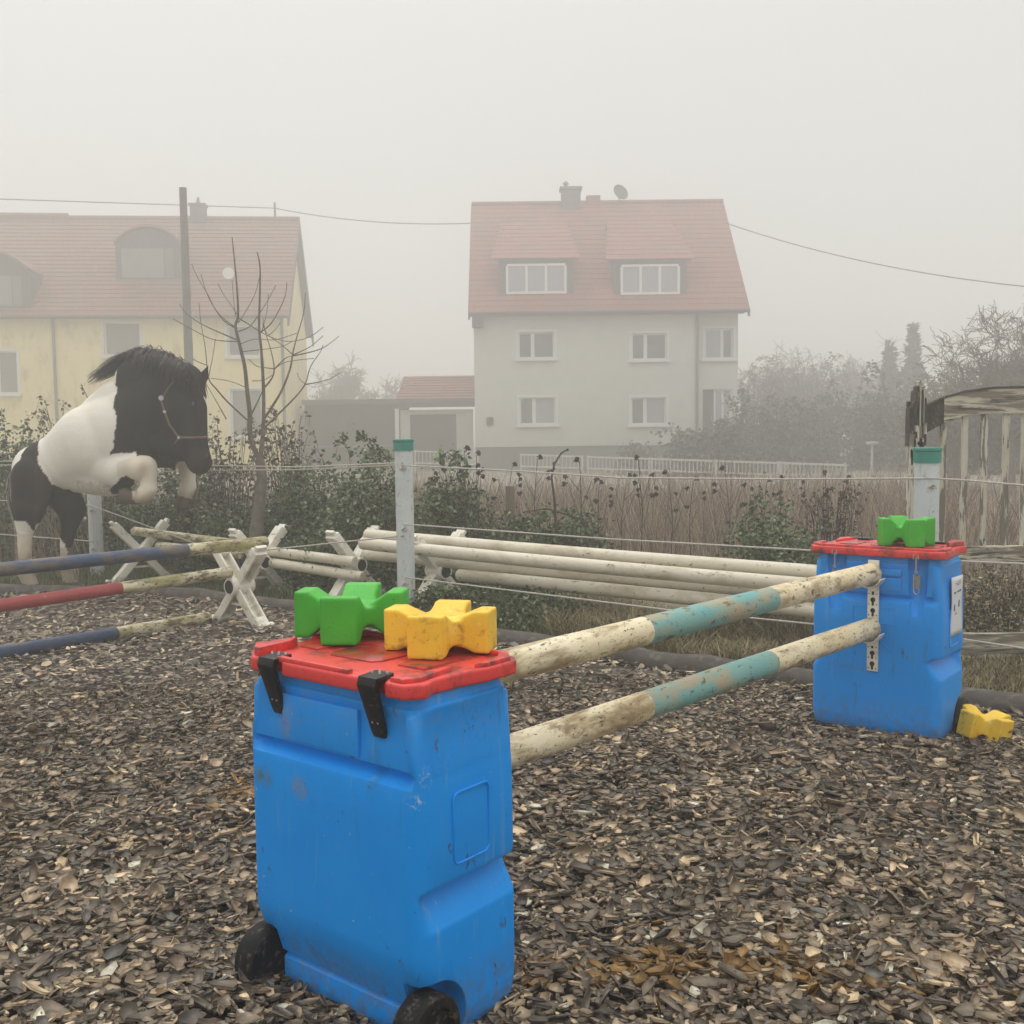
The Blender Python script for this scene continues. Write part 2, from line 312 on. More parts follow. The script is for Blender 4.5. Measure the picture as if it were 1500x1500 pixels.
# wood / rubber chips
def chips(name, N, y0, y1, full, smin, smax):
    Y = np.sqrt(RNG.uniform(y0**2, y1**2, N*2)); X = RNG.uniform(-1, 1, N*2)*(.5*Y+.7)
    k = Y < kerb_y(X)-.02; X, Y = X[k][:N], Y[k][:N]; n = len(X); K = 6
    L = smin*np.exp(RNG.normal(0, .42, n)); L = np.clip(L, smin*.45, smax); asp = RNG.uniform(.22, .72, n)
    ang = np.linspace(0, 2*np.pi, K, endpoint=False)[None, :]+RNG.uniform(-.35, .35, (n, K)); rr = RNG.uniform(.65, 1.12, (n, K))
    px = np.cos(ang)*rr*L[:, None]; py = np.sin(ang)*rr*(L*asp)[:, None]
    cur = RNG.normal(0, 2.5, n); pz = cur[:, None]*(px**2-(L[:, None]**2)*.4)
    th = RNG.uniform(0, 2*np.pi, n); tl = np.abs(RNG.normal(0, .22, n)); big = RNG.random(n) < .07; tl[big] = RNG.uniform(.5, 1.3, big.sum()); ph = RNG.uniform(0, 2*np.pi, n)
    def rot(ax, ay, az):
        c, s_ = np.cos(th)[:, None], np.sin(th)[:, None]; x1, y1_ = ax*c-ay*s_, ax*s_+ay*c
        c, s_ = np.cos(ph)[:, None], np.sin(ph)[:, None]; x2, y2 = x1*c+y1_*s_, -x1*s_+y1_*c
        ct, st = np.cos(tl)[:, None], np.sin(tl)[:, None]; x3, z3 = x2*ct+az*st, -x2*st+az*ct
        return x3*c-y2*s_, x3*s_+y2*c, z3
    tk = RNG.uniform(.0015, .004, n)[:, None]
    tx, ty, tz = rot(px, py, pz+tk); bx, by, bz = rot(px*1.03, py*1.03, pz-tk)
    bump = vnoise(X, Y, 2.2, 3)*.03+np.clip(vnoise(X, Y, 7.5, 13)-.4, 0, 1)*.05
    Z = (RNG.uniform(.0, .022, n)+bump+.004)[:, None]+np.abs(np.sin(tl)*L)[:, None]*.5
    top = np.stack([tx+X[:, None], ty+Y[:, None], tz+Z], -1); bot = np.stack([bx+X[:, None], by+Y[:, None], bz+Z], -1)
    pal = np.array([(.055, .05, .045), (.085, .075, .062), (.12, .10, .08), (.17, .14, .105), (.25, .20, .145), (.38, .31, .22), (.50, .43, .33), (.09, .065, .05), (.075, .078, .074)])
    pr = np.array([.16, .21, .20, .16, .12, .065, .02, .035, .03]); ci = RNG.choice(len(pal), n, p=pr/pr.sum())
    c = np.minimum(pal[ci], .38)*np.array([1.72, 1.60, 1.42])*RNG.uniform(.75, 1.3, (n, 1))*(.55+.55*vnoise(X, Y, 1.1, 5)+.4*vnoise(X, Y, 7.5, 13))[:, None]
    # orange-brown decayed patches
    d = np.exp(-(((X-.55)/.42)**2+((Y-2.78)/.11)**2))*.75 + .6*np.exp(-(((X+1.1)/.25)**2+((Y-4.3)/.2)**2)); d = d*vnoise(X, Y, 9, 8)*2
    m_ = RNG.random(n) < d; c[m_] = np.array((.30, .17, .055))*RNG.uniform(.5, 1.3, (m_.sum(), 1))
    idx = np.arange(n)[:, None]
    if full:
        V = np.concatenate([top, bot], 1).reshape(-1, 3); C = np.repeat(c, 2*K, 0)
        a = np.arange(K); fl = []
        q = np.stack([a, (a+1) % K, (a+1) % K+K, a+K], -1)
        sides = (idx[:, None]*2*K+q[None]).reshape(-1, 4)
        t1 = idx*2*K+np.array([[0, 1, 2, 3]]); t2 = idx*2*K+np.array([[0, 3, 4, 5]])
        Fq = np.concatenate([sides, t1, t2])
    else:
        V = top.reshape(-1, 3); C = np.repeat(c, K, 0); Fq = np.concatenate([idx*K+np.array([[0, 1, 2, 3]]), idx*K+np.array([[0, 3, 4, 5]])])
    tag(cmesh(name, V, Fq, C, 'chip'), 'loose brown and grey bark chips covering the riding arena', 'bark chips', kind='stuff')
chips('bark_chips', 31000, 1.6, 3.6, True, .0205, .052)
chips('bark_chips', 46000, 3.6, 6.2, True, .0205, .050)
chips('bark_chips', 48000, 6.2, 13.5, False, .022, .048)

# ============================================================ JUMP CONTAINERS
CW, CD, CH = .63, .378, .865
ANG = rad(38.8); ZS = 1.03
def make_container():
    t = empty('jump_container', (0, 0, 0))
    R_ = .045
    prof = [  # z, inset hinge face (-y), inset cup face (+y), inset sides
     (.012, .06, .035, .03), (.03, .048, .014, .015), (.06, .044, .004, .006), (.098, .044, 0, .002), (.106, .056, 0, .002), (.112, .056, 0, .002), (.12, .040, 0, .001), (.17, .024, 0, 0), (.235, .002, 0, 0),
     (.26, 0, 0, -.001), (.305, 0, 0, 0), (.318, 0, 0, .002), (.378, 0, 0, .050), (.390, 0, 0, .056), (.396, 0, 0, .052), (.412, 0, 0, .004), (.425, 0, 0, 0), (.55, 0, 0, .001), (.64, 0, 0, .003),
     (.652, .003, .003, .004), (.668, .034, .028, .006), (.674, .042, .034, .006), (.678, .042, .034, .006), (.692, .013, .013, .007), (.74, .017, .017, .011), (.815, .02, .02, .016), (.823, .016, .016, .012), (.832, .016, .016, .012), (.836, .024, .024, .02), (.865, .024, .024, .02)]
    base = []; q = rrect(CW/2, CD/2, R_, 7)
    for i in range(len(q)):
        p0, p1 = q[i], q[(i+1) % len(q)]; k = 14 if math.dist(p0, p1) > .1 else 1
        base += [(p0[0]+(p1[0]-p0[0])*j/k, p0[1]+(p1[1]-p0[1])*j/k) for j in range(k)]
    vs = []; n = len(base)
    def ss(v, a_, b__): v = min(1, max(0, (v-a_)/(b__-a_))); return v*v*(3-2*v)
    for z, f, bk, s_ in prof:
        for x, y in base:
            fade_y = 1 if z < .25 or z > .7 else ss(y, -CD/2+.008, -CD/2+.05); fade_x = 1 if z < .25 or z > .82 else ss(CW/2-abs(x), .012, .05)
            g = .012 if z > .65 else 0
            dx = s_ if z < .25 or z > .7 else s_*fade_y
            wy = max(0, -y/(CD/2))**3; wy2 = max(0, y/(CD/2))**3; wx = (abs(x)/(CW/2))**5
            vs.append((x-math.copysign(dx*(wx if wx > .35 else 0 if abs(x) < CW*.3 else wx), x), y+f*fade_x*(1 if y < -CD*.38 else wy)-bk*fade_x*(1 if y > CD*.38 else wy2), z))
    fs = [tuple(range(n-1, -1, -1)), tuple((len(prof)-1)*n+k for k in range(n))]
    for i in range(len(prof)-1):
        for k in range(n): a, c = i*n+k, i*n+(k+1) % n; fs.append((a, c, c+n, a+n))
    b = MB(); b.add(vs, fs); body = b.build('body', 'blue', t)
    cutters = []
    for sx in (-1, 1):
        c = MB(); c.tube([(sx*.235, -CD/2+.052, .085), (sx*.25, -CD/2+.052, .085), (sx*.45, -CD/2+.052, .085)], [.100, .108, .112], 28); co = c.build('cutter', 'blue')
        md = body.modifiers.new('cut', 'BOOLEAN'); md.operation = 'DIFFERENCE'; md.object = co; md.solver = 'EXACT'; cutters.append(co)
    # latch and strap hollows
    for x in (-.20, .19):
        c = MB(); c.tube([(x, CD/2+.012, .60), (x, CD/2-.006, .72), (x, CD/2-.02, .90)], [.03, .045, .05], 20); co = c.build('cutter', 'blue')
        md = body.modifiers.new('cut', 'BOOLEAN'); md.operation = 'DIFFERENCE'; md.object = co; md.solver = 'EXACT'; cutters.append(co)
    bv = body.modifiers.new('soft', 'BEVEL'); bv.width = .006; bv.segments = 2; bv.limit_method = 'ANGLE'; bv.angle_limit = rad(50)
    dg = bpy.context.evaluated_depsgraph_get(); me = bpy.data.meshes.new_from_object(body.evaluated_get(dg)); body.modifiers.clear(); body.data = me
    me.polygons.foreach_set('use_smooth', [True]*len(me.polygons)); me.set_sharp_from_angle(angle=rad(42))
    for c in cutters: bpy.data.objects.remove(c)
    # raised middle panels of the top band
    b = MB(); b.box((-.03, -CD/2+.014, .755), (.285, .014, .115)); b.build('raised_panel', 'blue', t, True, bevel=.006)
    b = MB(); b.box((-.005, CD/2-.014, .79), (.24, .016, .03)).box((-.005, CD/2-.014, .735), (.24, .012, .06)); b.build('raised_panel', 'blue', t, True, bevel=.004)
    # embossed frame on each short side, and triangle mark on the cup face
    for sx in (-1, 1):
        ring = rrect(.066, .085, .018, 5); X = sx*(CW/2+.0005)
        b = MB(); b.tube([(X, y-.0, z+.535) for y, z in ring+ring[:1]], .0035, 6, cap=False); b.build('embossed_frame', 'blue', t, True)
    b = MB(); Y = CD/2+.0005
    b.tube([(-.09, Y, .42), (0, Y, .50), (.09, Y, .42)], .0025, 5).tube([(-.1, Y, .55), (-.1, Y, .625), (.1, Y, .625), (.1, Y, .55), (-.1, Y, .55)], .0025, 5)
    b.build('embossed_mark', 'blue', t, True)
    # lid
    hx, hy = CW/2+.012, CD/2+.012
    def outline(g, cut=0):
        hx_, hy_ = hx-g, hy-g; c = .055; nt_ = .022-cut
        H1, H2 = -.188, .183
        front = [(-hx_+c*1.1, -hy_), (H1-.045, -hy_), (H1-.03, -hy_+nt_), (H1+.03, -hy_+nt_), (H1+.045, -hy_), (H2-.045, -hy_), (H2-.03, -hy_+nt_), (H2+.03, -hy_+nt_), (H2+.045, -hy_), (hx_-c*.7, -hy_)]
        right = [(hx_-.004, -hy_+c*.8), (hx_-.022, -hy_+c*1.5), (hx_-.016, 0), (hx_, .06), (hx_, hy_-c*.6)]
        back = [(hx_-c*.6, hy_), (-hx_+c*.6, hy_)]
        left = [(-hx_, hy_-c*.6), (-hx_, .06), (-hx_+.016, 0), (-hx_+.022, -hy_+c*1.7), (-hx_, -hy_+c*.9)]
        return front+right+back+left
    def slab(poly, z0, z1, name, m, bev):
        b = MB(); k = len(poly); b.add([(x, y, z0) for x, y in poly]+[(x, y, z1) for x, y in poly], [tuple(range(k-1, -1, -1)), tuple(range(k, 2*k))]+[(i, (i+1) % k, (i+1) % k+k, i+k) for i in range(k)])
        return b.build(name, m, t, True, bevel=bev, seg=3)
    lid = slab(outline(0), .862, .898, 'lid', 'red', .008)
    def pad(poly, z1, m='red', bev=.006):
        b = MB(); k = len(poly); b.add([(x, y, .893) for x, y in poly]+[(x, y, z1) for x, y in poly], [tuple(range(k-1, -1, -1)), tuple(range(k, 2*k))]+[(i, (i+1) % k, (i+1) % k+k, i+k) for i in range(k)])
        return b
    b = MB()
    for q in ([(-.165, -hy+.004), (.10, -hy+.004), (.10, -hy+.022), (-.165, -hy+.022)],
              [(.235, -hy+.01), (hx-.05, -hy+.008), (hx-.028, -hy+.05), (hx-.05, -.02), (hx-.06, -.02), (hx-.07, -.09)],
              [(hx-.024, .03), (hx-.006, .06), (hx-.006, hy-.05), (hx-.05, hy-.006), (-hx+.05, hy-.006), (-hx+.006, hy-.05), (-hx+.006, .06), (-hx+.03, .03), (-hx+.04, hy-.06), (-hx+.065, hy-.028), (hx-.065, hy-.028), (hx-.04, hy-.06)],
              [(-hx+.03, -hy+.09), (-hx+.012, -hy+.055), (-hx+.06, -hy+.012), (-.245, -hy+.01), (-.25, -.08), (-hx+.045, -.03)]):
        bb = pad(q, .909 if q[0][0] != -hx+.03 else .921); b.add(bb.v, bb.f)
    b.build('lid_rim', 'red', t, True, bevel=.005)
    b = MB()
    for q in ([(-.10, -.075), (.05, -.075), (.07, -.05), (.07, .055), (.05, .075), (-.10, .075), (-.12, .055), (-.12, -.05)], [(.13, -.06), (.22, -.06), (.22, .07), (.13, .07)], [(-.25, -.05), (-.18, -.05), (-.18, .08), (-.25, .08)]):
        bb = pad(q, .903); b.add(bb.v, bb.f)
    b.build('lid_panel', 'redtop', t, True, bevel=.004)
    b = MB()
    for i in range(11): b.tube([(-.13+i*.028+random.uniform(-.006, .006), -CD/2+.035+random.uniform(-.008, .008), .898), (-.13+i*.028, -CD/2+.035, .902)], [.004, .001], 8)
    # black hinge straps
    for x in (-.188, .183):
        b = MB(); yf = -CD/2-.018
        b.add([(x-.0305, yf-.006, .905), (x+.0305, yf-.006, .905), (x-.0305, -CD/2+.035, .909), (x+.0305, -CD/2+.035, .909), (x-.0305, yf-.012, .885), (x+.0305, yf-.012, .885), (x-.023, yf+.024, .772), (x+.023, yf+.024, .772), (x-.018, yf+.028, .757), (x+.018, yf+.028, .757),
               (x-.0305, yf+.012, .895), (x+.0305, yf+.012, .895), (x-.0305, -CD/2+.035, .897), (x+.0305, -CD/2+.035, .897), (x-.0305, yf+.004, .88), (x+.0305, yf+.004, .88), (x-.023, yf+.036, .772), (x+.023, yf+.036, .772), (x-.018, yf+.038, .757), (x+.018, yf+.038, .757)],
              [(2, 3, 1, 0), (0, 1, 5, 4), (4, 5, 7, 6), (6, 7, 9, 8), (12, 10, 11, 13), (10, 14, 15, 11), (14, 16, 17, 15), (16, 18, 19, 17), (2, 0, 10, 12), (0, 4, 14, 10), (4, 6, 16, 14), (6, 8, 18, 16), (3, 13, 11, 1), (1, 11, 15, 5), (5, 15, 17, 7), (7, 17, 19, 9), (2, 12, 13, 3), (8, 9, 19, 18)])
        h = b.build('hinge_strap', 'black', t, True, bevel=.003)
        b = MB()
        for i in range(4): b.tube([(x-.02+i*.013, -CD/2+.012+(i % 2)*.012, .907), (x-.02+i*.013, -CD/2+.012+(i % 2)*.012, .9125)], [.0042, .003], 8)
        for i in (-1, 1): b.tube([(x+i*.009, yf+.022, .795), (x+i*.009, yf+.016, .795)], [.0035, .003], 8)
        b.build('rivets', 'metal', h)
    # steel toggle latches
    for x in (-.20, .19):
        b = MB(); y = CD/2+.006
        b.tube([(x, y+.006, .872), (x, y+.004, .80)], .004, 8).tube([(x, y+.003, .81), (x, y+.003, .798)], .009, 10)
        b.box((x, y-.012, .755), (.03, .004, .06)); b.tube([(x-.012, y, .79), (x-.012, y, .712), (x, y, .700), (x+.012, y, .712), (x+.012, y, .79)], .003, 6)
        b.tube([(x-.011, y+.012, .883), (x-.011, y+.012, .862)], .003, 6).tube([(x+.011, y+.012, .883), (x+.011, y+.012, .862)], .003, 6)
        b.build('latch', 'metal', t, True)
    # keyhole strip and cups
    b = MB(); b.box((0, CD/2+.007, .585), (.053, .012, .52)); st = b.build('cup_strip', 'white', t, True, bevel=.003)
    b = MB()
    for i in range(9):
        z = .36+i*.050
        b.tube([(0, CD/2+.012, z), (0, CD/2+.0145, z)], .0115, 12); b.box((0, CD/2+.013, z-.016), (.010, .003, .022))
        for sx in (-1, 1): b.tube([(sx*.019, CD/2+.012, z-.022), (sx*.019, CD/2+.0145, z-.022)], .003, 6)
    b.build('keyholes', 'black', st)
    for zc in (.785, .53):
        b = MB(); ou = []; inn = []
        for i in range(9):
            a = rad(200+140*i/8); ou.append((.066*math.cos(a), zc+.066*math.sin(a)+.002)); inn.append((.059*math.cos(a), zc+.059*math.sin(a)+.002))
        b.prism(ou+inn[::-1], CD/2+.018, CD/2+.085); b.box((0, CD/2+.016, zc-.06), (.034, .012, .05))
        b.build('pole_cup', 'white', t, True, bevel=.002)
    for sx in (-1, 1):
        b = MB(); c0 = (-CD/2+.035, .082)
        def ringp(r, x): return [(x, c0[0]+r*math.cos(2*math.pi*k/32), c0[1]+r*math.sin(2*math.pi*k/32)) for k in range(32)]
        secs = [(.03, .255), (.082, .258), (.089, .268), (.089, .322), (.083, .330), (.062, .331), (.056, .318), (.02, .316), (.02, .324)]
        vs = []; fs = []
        for r, x in secs: vs += ringp(r, sx*x)
        for i in range(len(secs)-1):
            for k in range(32): fs.append((i*32+k, i*32+(k+1) % 32, (i+1)*32+(k+1) % 32, (i+1)*32+k))
        fs += [tuple(range(31, -1, -1)), tuple((len(secs)-1)*32+k for k in range(32))]
        b.add(vs, fs); wh = b.build('wheel', 'rubber', t, True)
        b = MB(); b.tube([(sx*.318, c0[0], c0[1]), (sx*.334, c0[0], c0[1]), (sx*.342, c0[0], c0[1])], [.015, .015, .008], 14); b.build('axle_cap', 'metal', wh, True)
    return t
def base_pos(C):   # centre and local axes
    ux = Vector((math.cos(ANG), -math.sin(ANG), 0)); uy = Vector((math.sin(ANG), math.cos(ANG), 0))
    return C, ux, uy
N_C, UX, UY = base_pos(Vector((-.353, 2.735, 0)))
F_C, _, _ = base_pos(Vector((1.844, 5.194, 0)))
near = make_container(); 
tag(near, 'blue wheeled plastic jump container nearest the viewer, hinges and black wheels facing front', 'jump container', 'jump containers')
far = copy_tree(near)
tag(far, 'farther blue plastic jump container by the gate with steel latches and a paper notice', 'jump container', 'jump containers')
near.location = N_C; near.rotation_euler = (0, 0, -ANG); far.location = F_C; far.rotation_euler = (0, 0, -ANG+math.pi); near.scale = far.scale = (1, 1, ZS)
ROOTM[near.name] = Matrix.Translation(N_C) @ Matrix.Rotation(-ANG, 4, 'Z'); ROOTM[far.name] = Matrix.Translation(F_C) @ Matrix.Rotation(-ANG+math.pi, 4, 'Z')
# the notice on the far container's short side (local -x side once turned)
b = MB(); X = -CW/2-.003
def q(y, z): return (X-.004*math.sin(z*11+y*8)**2-.0015, y, z+.012*(y+.02))
b.add([q(-.105+.17*j/6, .50+.27*i/12) for i in range(13) for j in range(7)], [(i*7+j, i*7+j+1, i*7+j+8, i*7+j+7) for i in range(12) for j in range(6)])
pn = b.build('paper_notice', 'paper', far); pn.data.polygons.foreach_set('use_smooth', [True]*len(pn.data.polygons)); pn['label'] = 'curled white printed sheet stuck on the side'
md = pn.modifiers.new('thick', 'SOLIDIFY'); md.thickness = .001
b = MB()
for (y, z, wy, wz) in [(-.04, .748, .05, .002), (-.03, .738, .08, .002), (-.03, .731, .06, .002), (-.065, .700, .022, .010), (-.03, .699, .03, .008), (.02, .697, .028, .009), (-.055, .64, .016, .032), (.02, .628, .014, .030), (-.01, .598, .010, .008)]:
    b.box((X-.004*math.sin(z*11+y*8)**2-.0030, y, z), (.001, wy, wz))
b.build('printing', 'ink', pn)

# ============================================================ CAVALETTI BLOCKS
def make_block(m, arch=.035, sag=.042):
    a, h = .15, .118
    g = [-.15, -.108, -.085, -.05, -.022, .022, .05, .085, .108, .15]
    def tz(x, y):
        t = max(abs(x), abs(y)); return h-sag*min(1, max(0, (.108-t)/.062))
    def bz(x, y):
        t = max(abs(x), abs(y)); mid = min(abs(x), abs(y)) 
        if t > .105: return 0
        if t > .08: return arch*.6
        return arch
    b = MB(); inside = lambda i, j: (abs((g[i]+g[i+1])/2) < .05 or abs((g[j]+g[j+1])/2) < .05)
    vid = {}
    def V(i, j, top):
        k = (i, j, top)
        if k not in vid: vid[k] = len(b.v); b.v.append((g[i], g[j], tz(g[i], g[j]) if top else bz(g[i], g[j])))
        return vid[k]
    n = len(g)-1
    def F_(f): b.f.append(f); b.mi.append(0)
    for i in range(n):
        for j in range(n):
            if not inside(i, j): continue
            F_((V(i, j, 1), V(i+1, j, 1), V(i+1, j+1, 1), V(i, j+1, 1))); F_((V(i, j+1, 0), V(i+1, j+1, 0), V(i+1, j, 0), V(i, j, 0)))
            for di, dj, p, q in ((-1, 0, (i, j+1), (i, j)), (1, 0, (i+1, j), (i+1, j+1)), (0, -1, (i, j), (i+1, j)), (0, 1, (i+1, j+1), (i, j+1))):
                ii, jj = i+di, j+dj
                if not (0 <= ii < n and 0 <= jj < n and inside(ii, jj)): F_((V(*p, 0), V(*q, 0), V(*q, 1), V(*p, 1)))
    # fillets in the four inner corners
    for sx in (-1, 1):
        for sy in (-1, 1):
            c = .05; e = .085; zt = h-sag; 
            b.add([(sx*c*.9, sy*c*.9, arch), (sx*e, sy*c*.9, arch+.004), (sx*c*.9, sy*e, arch+.004), (sx*c*.9, sy*c*.9, zt), (sx*e, sy*c*.9, zt+.004), (sx*c*.9, sy*e, zt+.004)], [(0, 1, 2), (3, 5, 4), (0, 3, 4, 1), (1, 4, 5, 2), (2, 5, 3, 0)])
    o = b.build('cavaletti_block', m, None, False)
    r = o.modifiers.new('r', 'REMESH'); r.mode = 'VOXEL'; r.voxel_size = .0042; s = o.modifiers.new('s', 'SMOOTH'); s.factor = .6; s.iterations = 4
    dg = bpy.context.evaluated_depsgraph_get(); me = bpy.data.meshes.new_from_object(o.evaluated_get(dg)); o.modifiers.clear(); o.data = me
    me.polygons.foreach_set('use_smooth', [True]*len(me.polygons))
    return o
BG = 'plastic cavaletti blocks'
zt = .9045*ZS
gb = make_block('green', .032, .040); tag(gb, 'bright green cross shaped block on the near red lid, left of the yellow block', 'cavaletti block', BG)
gb.location = gr(517, 930, zt); gb.rotation_euler = (0, 0, rad(-6)); gb.scale = (1.03, 1.03, 1.1)
yb = make_block('yellow', .020, .028); tag(yb, 'yellow cross shaped block on the near red lid, beside the green block', 'cavaletti block', BG)
yb.location = gr(646, 950, zt); yb.rotation_euler = (0, 0, rad(-13)); yb.scale = (.95, .95, .92)
g2 = gb.copy(); COL.objects.link(g2); g2.location = gr(1327, 798, zt); g2.rotation_euler = (0, 0, rad(2)); g2.scale = (.85, .85, 1.12)
tag(g2, 'green cross shaped block lying on the red lid of the farther container', 'cavaletti block', BG)
y2 = yb.copy(); COL.objects.link(y2); p = gr(1437, 1078, 0.02); y2.location = p; y2.rotation_euler = (rad(6), rad(9), rad(27)); y2.scale = (.86, .86, 1.0)
tag(y2, 'muddy yellow cross shaped block on the bark chips beside the farther container', 'cavaletti block', BG)

# ============================================================ POLES
def pole(a, b_, r, bands, label, group, name='jump_pole', n=20, bend=0):
    a = Vector(a); b_ = Vector(b_); d = b_-a; L = d.length; mats = []; m = MB()
    cuts = [0]+[x for x, _ in bands]; 
    for (x0, (x1, mm)) in zip(cuts, bands):
        if mm not in mats: mats.append(mm)
        m.mat(mats.index(mm)); k = max(2, int((x1-x0)*14)); pts = [(L*(x0+(x1-x0)*i/k), 0, -bend*4*(x0+(x1-x0)*i/k)*(1-(x0+(x1-x0)*i/k))) for i in range(k+1)]; rs = [r*(1+random.uniform(-.012, .012)) for _ in pts]
        rs[0] = rs[-1] = r
        capped = (x0 == 0, x1 == 1)
        st = len(m.f)
        if capped[0]: pts = [(0, 0, 0)]+[(.006, 0, 0)]+pts[1:]; rs = [r-.005, r]+rs[1:]
        if capped[1]: pts = pts[:-1]+[(L-.006, 0, 0), (L, 0, 0)]; rs = rs[:-1]+[r, r-.005]
        m.tube(pts, rs, n, cap=True)
        # drop inner caps
        keepF, keepM = [], []
        for i, f in enumerate(m.f):
            if i >= st and len(f) == n:
                first = f == m.f[-2] if False else (i == len(m.f)-2)
                if first and not capped[0]: continue
                if not first and not capped[1]: continue
            keepF.append(f); keepM.append(m.mi[i])
        m.f, m.mi = keepF, keepM
    o = m.build(name, mats, None, True)
    o.location = a; o.rotation_mode = 'QUATERNION'; o.rotation_quaternion = d.to_track_quat('X', 'Z')
    return tag(o, label, 'jump pole', group)
nface = N_C + UY*(CD/2+.028); fface = F_C - UY*(CD/2+.028)
BAND3 = [(.345, 'cream_pole'), (.655, 'teal'), (1, 'cream_pole')]
JG = 'poles of the jump between the containers'
pole(nface+Vector((0, 0, .785*ZS)), fface+Vector((0, 0, .785*ZS)), .050, BAND3, 'upper dirty white and teal pole joining the two blue containers', JG)
pole(nface+Vector((0, 0, .530*ZS)), fface+Vector((0, 0, .530*ZS)), .050, BAND3, 'lower dirty white and teal pole joining the two blue containers', JG)

# left jump
A0 = at(390, 794, 8.3); B0 = at(-230, 858, 6.35)
LG = 'poles of the left jump'
pole(B0, A0, .047, [(.77, 'navy'), (1, 'old_pole')], 'topmost navy and dirty white pole of the left jump', LG)
pole(at(-260, 925, 6.1), at(338, 838, 8.16), .043, [(.67, 'barn_red'), (1, 'old_pole')], 'red and white pole held in the cross of the left jump', LG)
pole(gr(-170, 985, .07), gr(306, 905, .06), .047, [(.66, 'navy'), (1, 'old_pole')], 'navy and white pole lying low on the chips at the left', LG)

# cross stands
def make_cross():
    t = empty('cross_stand', (0, 0, 0))
    Wd, Hh = .285, .66
    for s in (-1, 1):
        b = MB(); a = Vector((-s*Wd, 0, .02)); c = Vector((s*Wd*.87, 0, .337+.317*.87)); d = (c-a).normalized(); u = Vector((-d.z*1, 0, d.x))
        for yy in (-.045, .045):
            b.bar(a+Vector((0, yy+s*.004, 0)), c+Vector((0, yy+s*.004, 0)), .018, .072, u)
        b.bar(a+u*.026+Vector((0, s*.003, 0)), c+u*.026+Vector((0, s*.003, 0)), .088, .012, u)
        b.bar(a+Vector((0, s*.003, 0)), a+d*.10+Vector((0, s*.003, 0)), .100, .078, u); b.bar(c-d*.08, c+d*.015, .106, .082, u)
        # hooked ends
        b.bar(c+Vector((s*.0, 0, .0)), c+Vector((s*.035, 0, .045)), .10, .03, u); b.bar(a+Vector((-s*.02, 0, .0)), a+Vector((-s*.055, 0, .055)), .10, .035, u)
        b.build('cross_beam', 'white', t, True, bevel=.004)
    b = MB(); b.tube([(0, -.10, Hh*.51), (0, .10, Hh*.51)], [.068, .068], 22); hub = b.build('hub', 'white', t, True, bevel=.004)
    b = MB()
    for y in (-.1008, .1008): b.tube([(0, y-.001, Hh*.51), (0, y+.001, Hh*.51)], .052, 20)
    b.build('hub_opening', 'black', hub, True)
    b = MB(); b.bar((-.14, 0, .19), (.14, 0, .19), .03, .02); b.build('brace', 'white', t, True)
    return t
cs = make_cross(); CG = 'white plastic cross stands'
dirL = (A0-B0); yaw = math.atan2(dirL.y, dirL.x)-math.pi/2
cs.location = (*gr(352, 916)[:2], 0); cs.rotation_euler = (0, 0, yaw+rad(8)); tag(cs, 'white cross stand holding the red and white pole of the left jump', 'cross stand', CG)
cs.location.x = at(351, 850, 8.2).x; cs.location.y = 8.2
def place_cross(x, y, rz, label, sc=1):
    c = copy_tree(cs); c.location = (x, y, 0); c.rotation_euler = (0, 0, rz); c.scale = (sc,)*3; return tag(c, label, 'cross stand', CG)
P2 = at(206, 800, 10.7); P3 = at(380, 830, 9.75); P4 = at(519, 835, 9.45); P5 = at(642, 845, 8.95)
place_cross(P2.x, P2.y, rad(35), 'white cross stand in front of the post below the horse')
place_cross(P3.x, P3.y, rad(48), 'white cross stand half hidden behind the front left one')
place_cross(P4.x, P4.y, rad(52), 'white cross stand between the tree trunk and the left post, pole hole showing')
place_cross(P5.x, P5.y, rad(46), 'white cross stand under the end of the stacked white poles')
WG = 'white poles on the middle row of stands'
pole(at(196, 778, 10.9), at(388, 802, 9.9), .045, [(1, 'old_pole')], 'upper white pole running from the far left cross stand', WG)
pole(at(232, 800, 10.6), at(352, 812, 9.9), .045, [(1, 'old_pole')], 'short lower white pole in the far left cross stand hub', WG)
pole(at(398, 808, 9.8), at(520, 823, 9.2), .045, [(1, 'clean_pole')], 'upper white pole between the middle cross stands', WG)
pole(at(396, 824, 9.75), at(532, 845, 9.15), .045, [(1, 'clean_pole')], 'lower white pole between the middle cross stands', WG)
SG = 'white poles stacked along the fence'
pole(at(537, 783, 9.35), at(1300, 846, 6.75), .05, [(1, 'clean_pole')], 'highest rear white pole of the long stack along the fence', SG, bend=.01)
pole(at(530, 796, 9.1), at(1300, 868, 6.6), .052, [(1, 'clean_pole')], 'front upper white pole of the long stack with mud on its end', SG, bend=.01)
pole(at(536, 812, 9.35), at(1290, 884, 6.9), .05, [(1, 'clean_pole')], 'shaded middle white pole below the two upper ones', SG)
pole(at(672, 842, 8.75), at(1300, 905, 6.55), .05, [(1, 'clean_pole')], 'lowest white pole of the stack starting at the cross stand', SG)

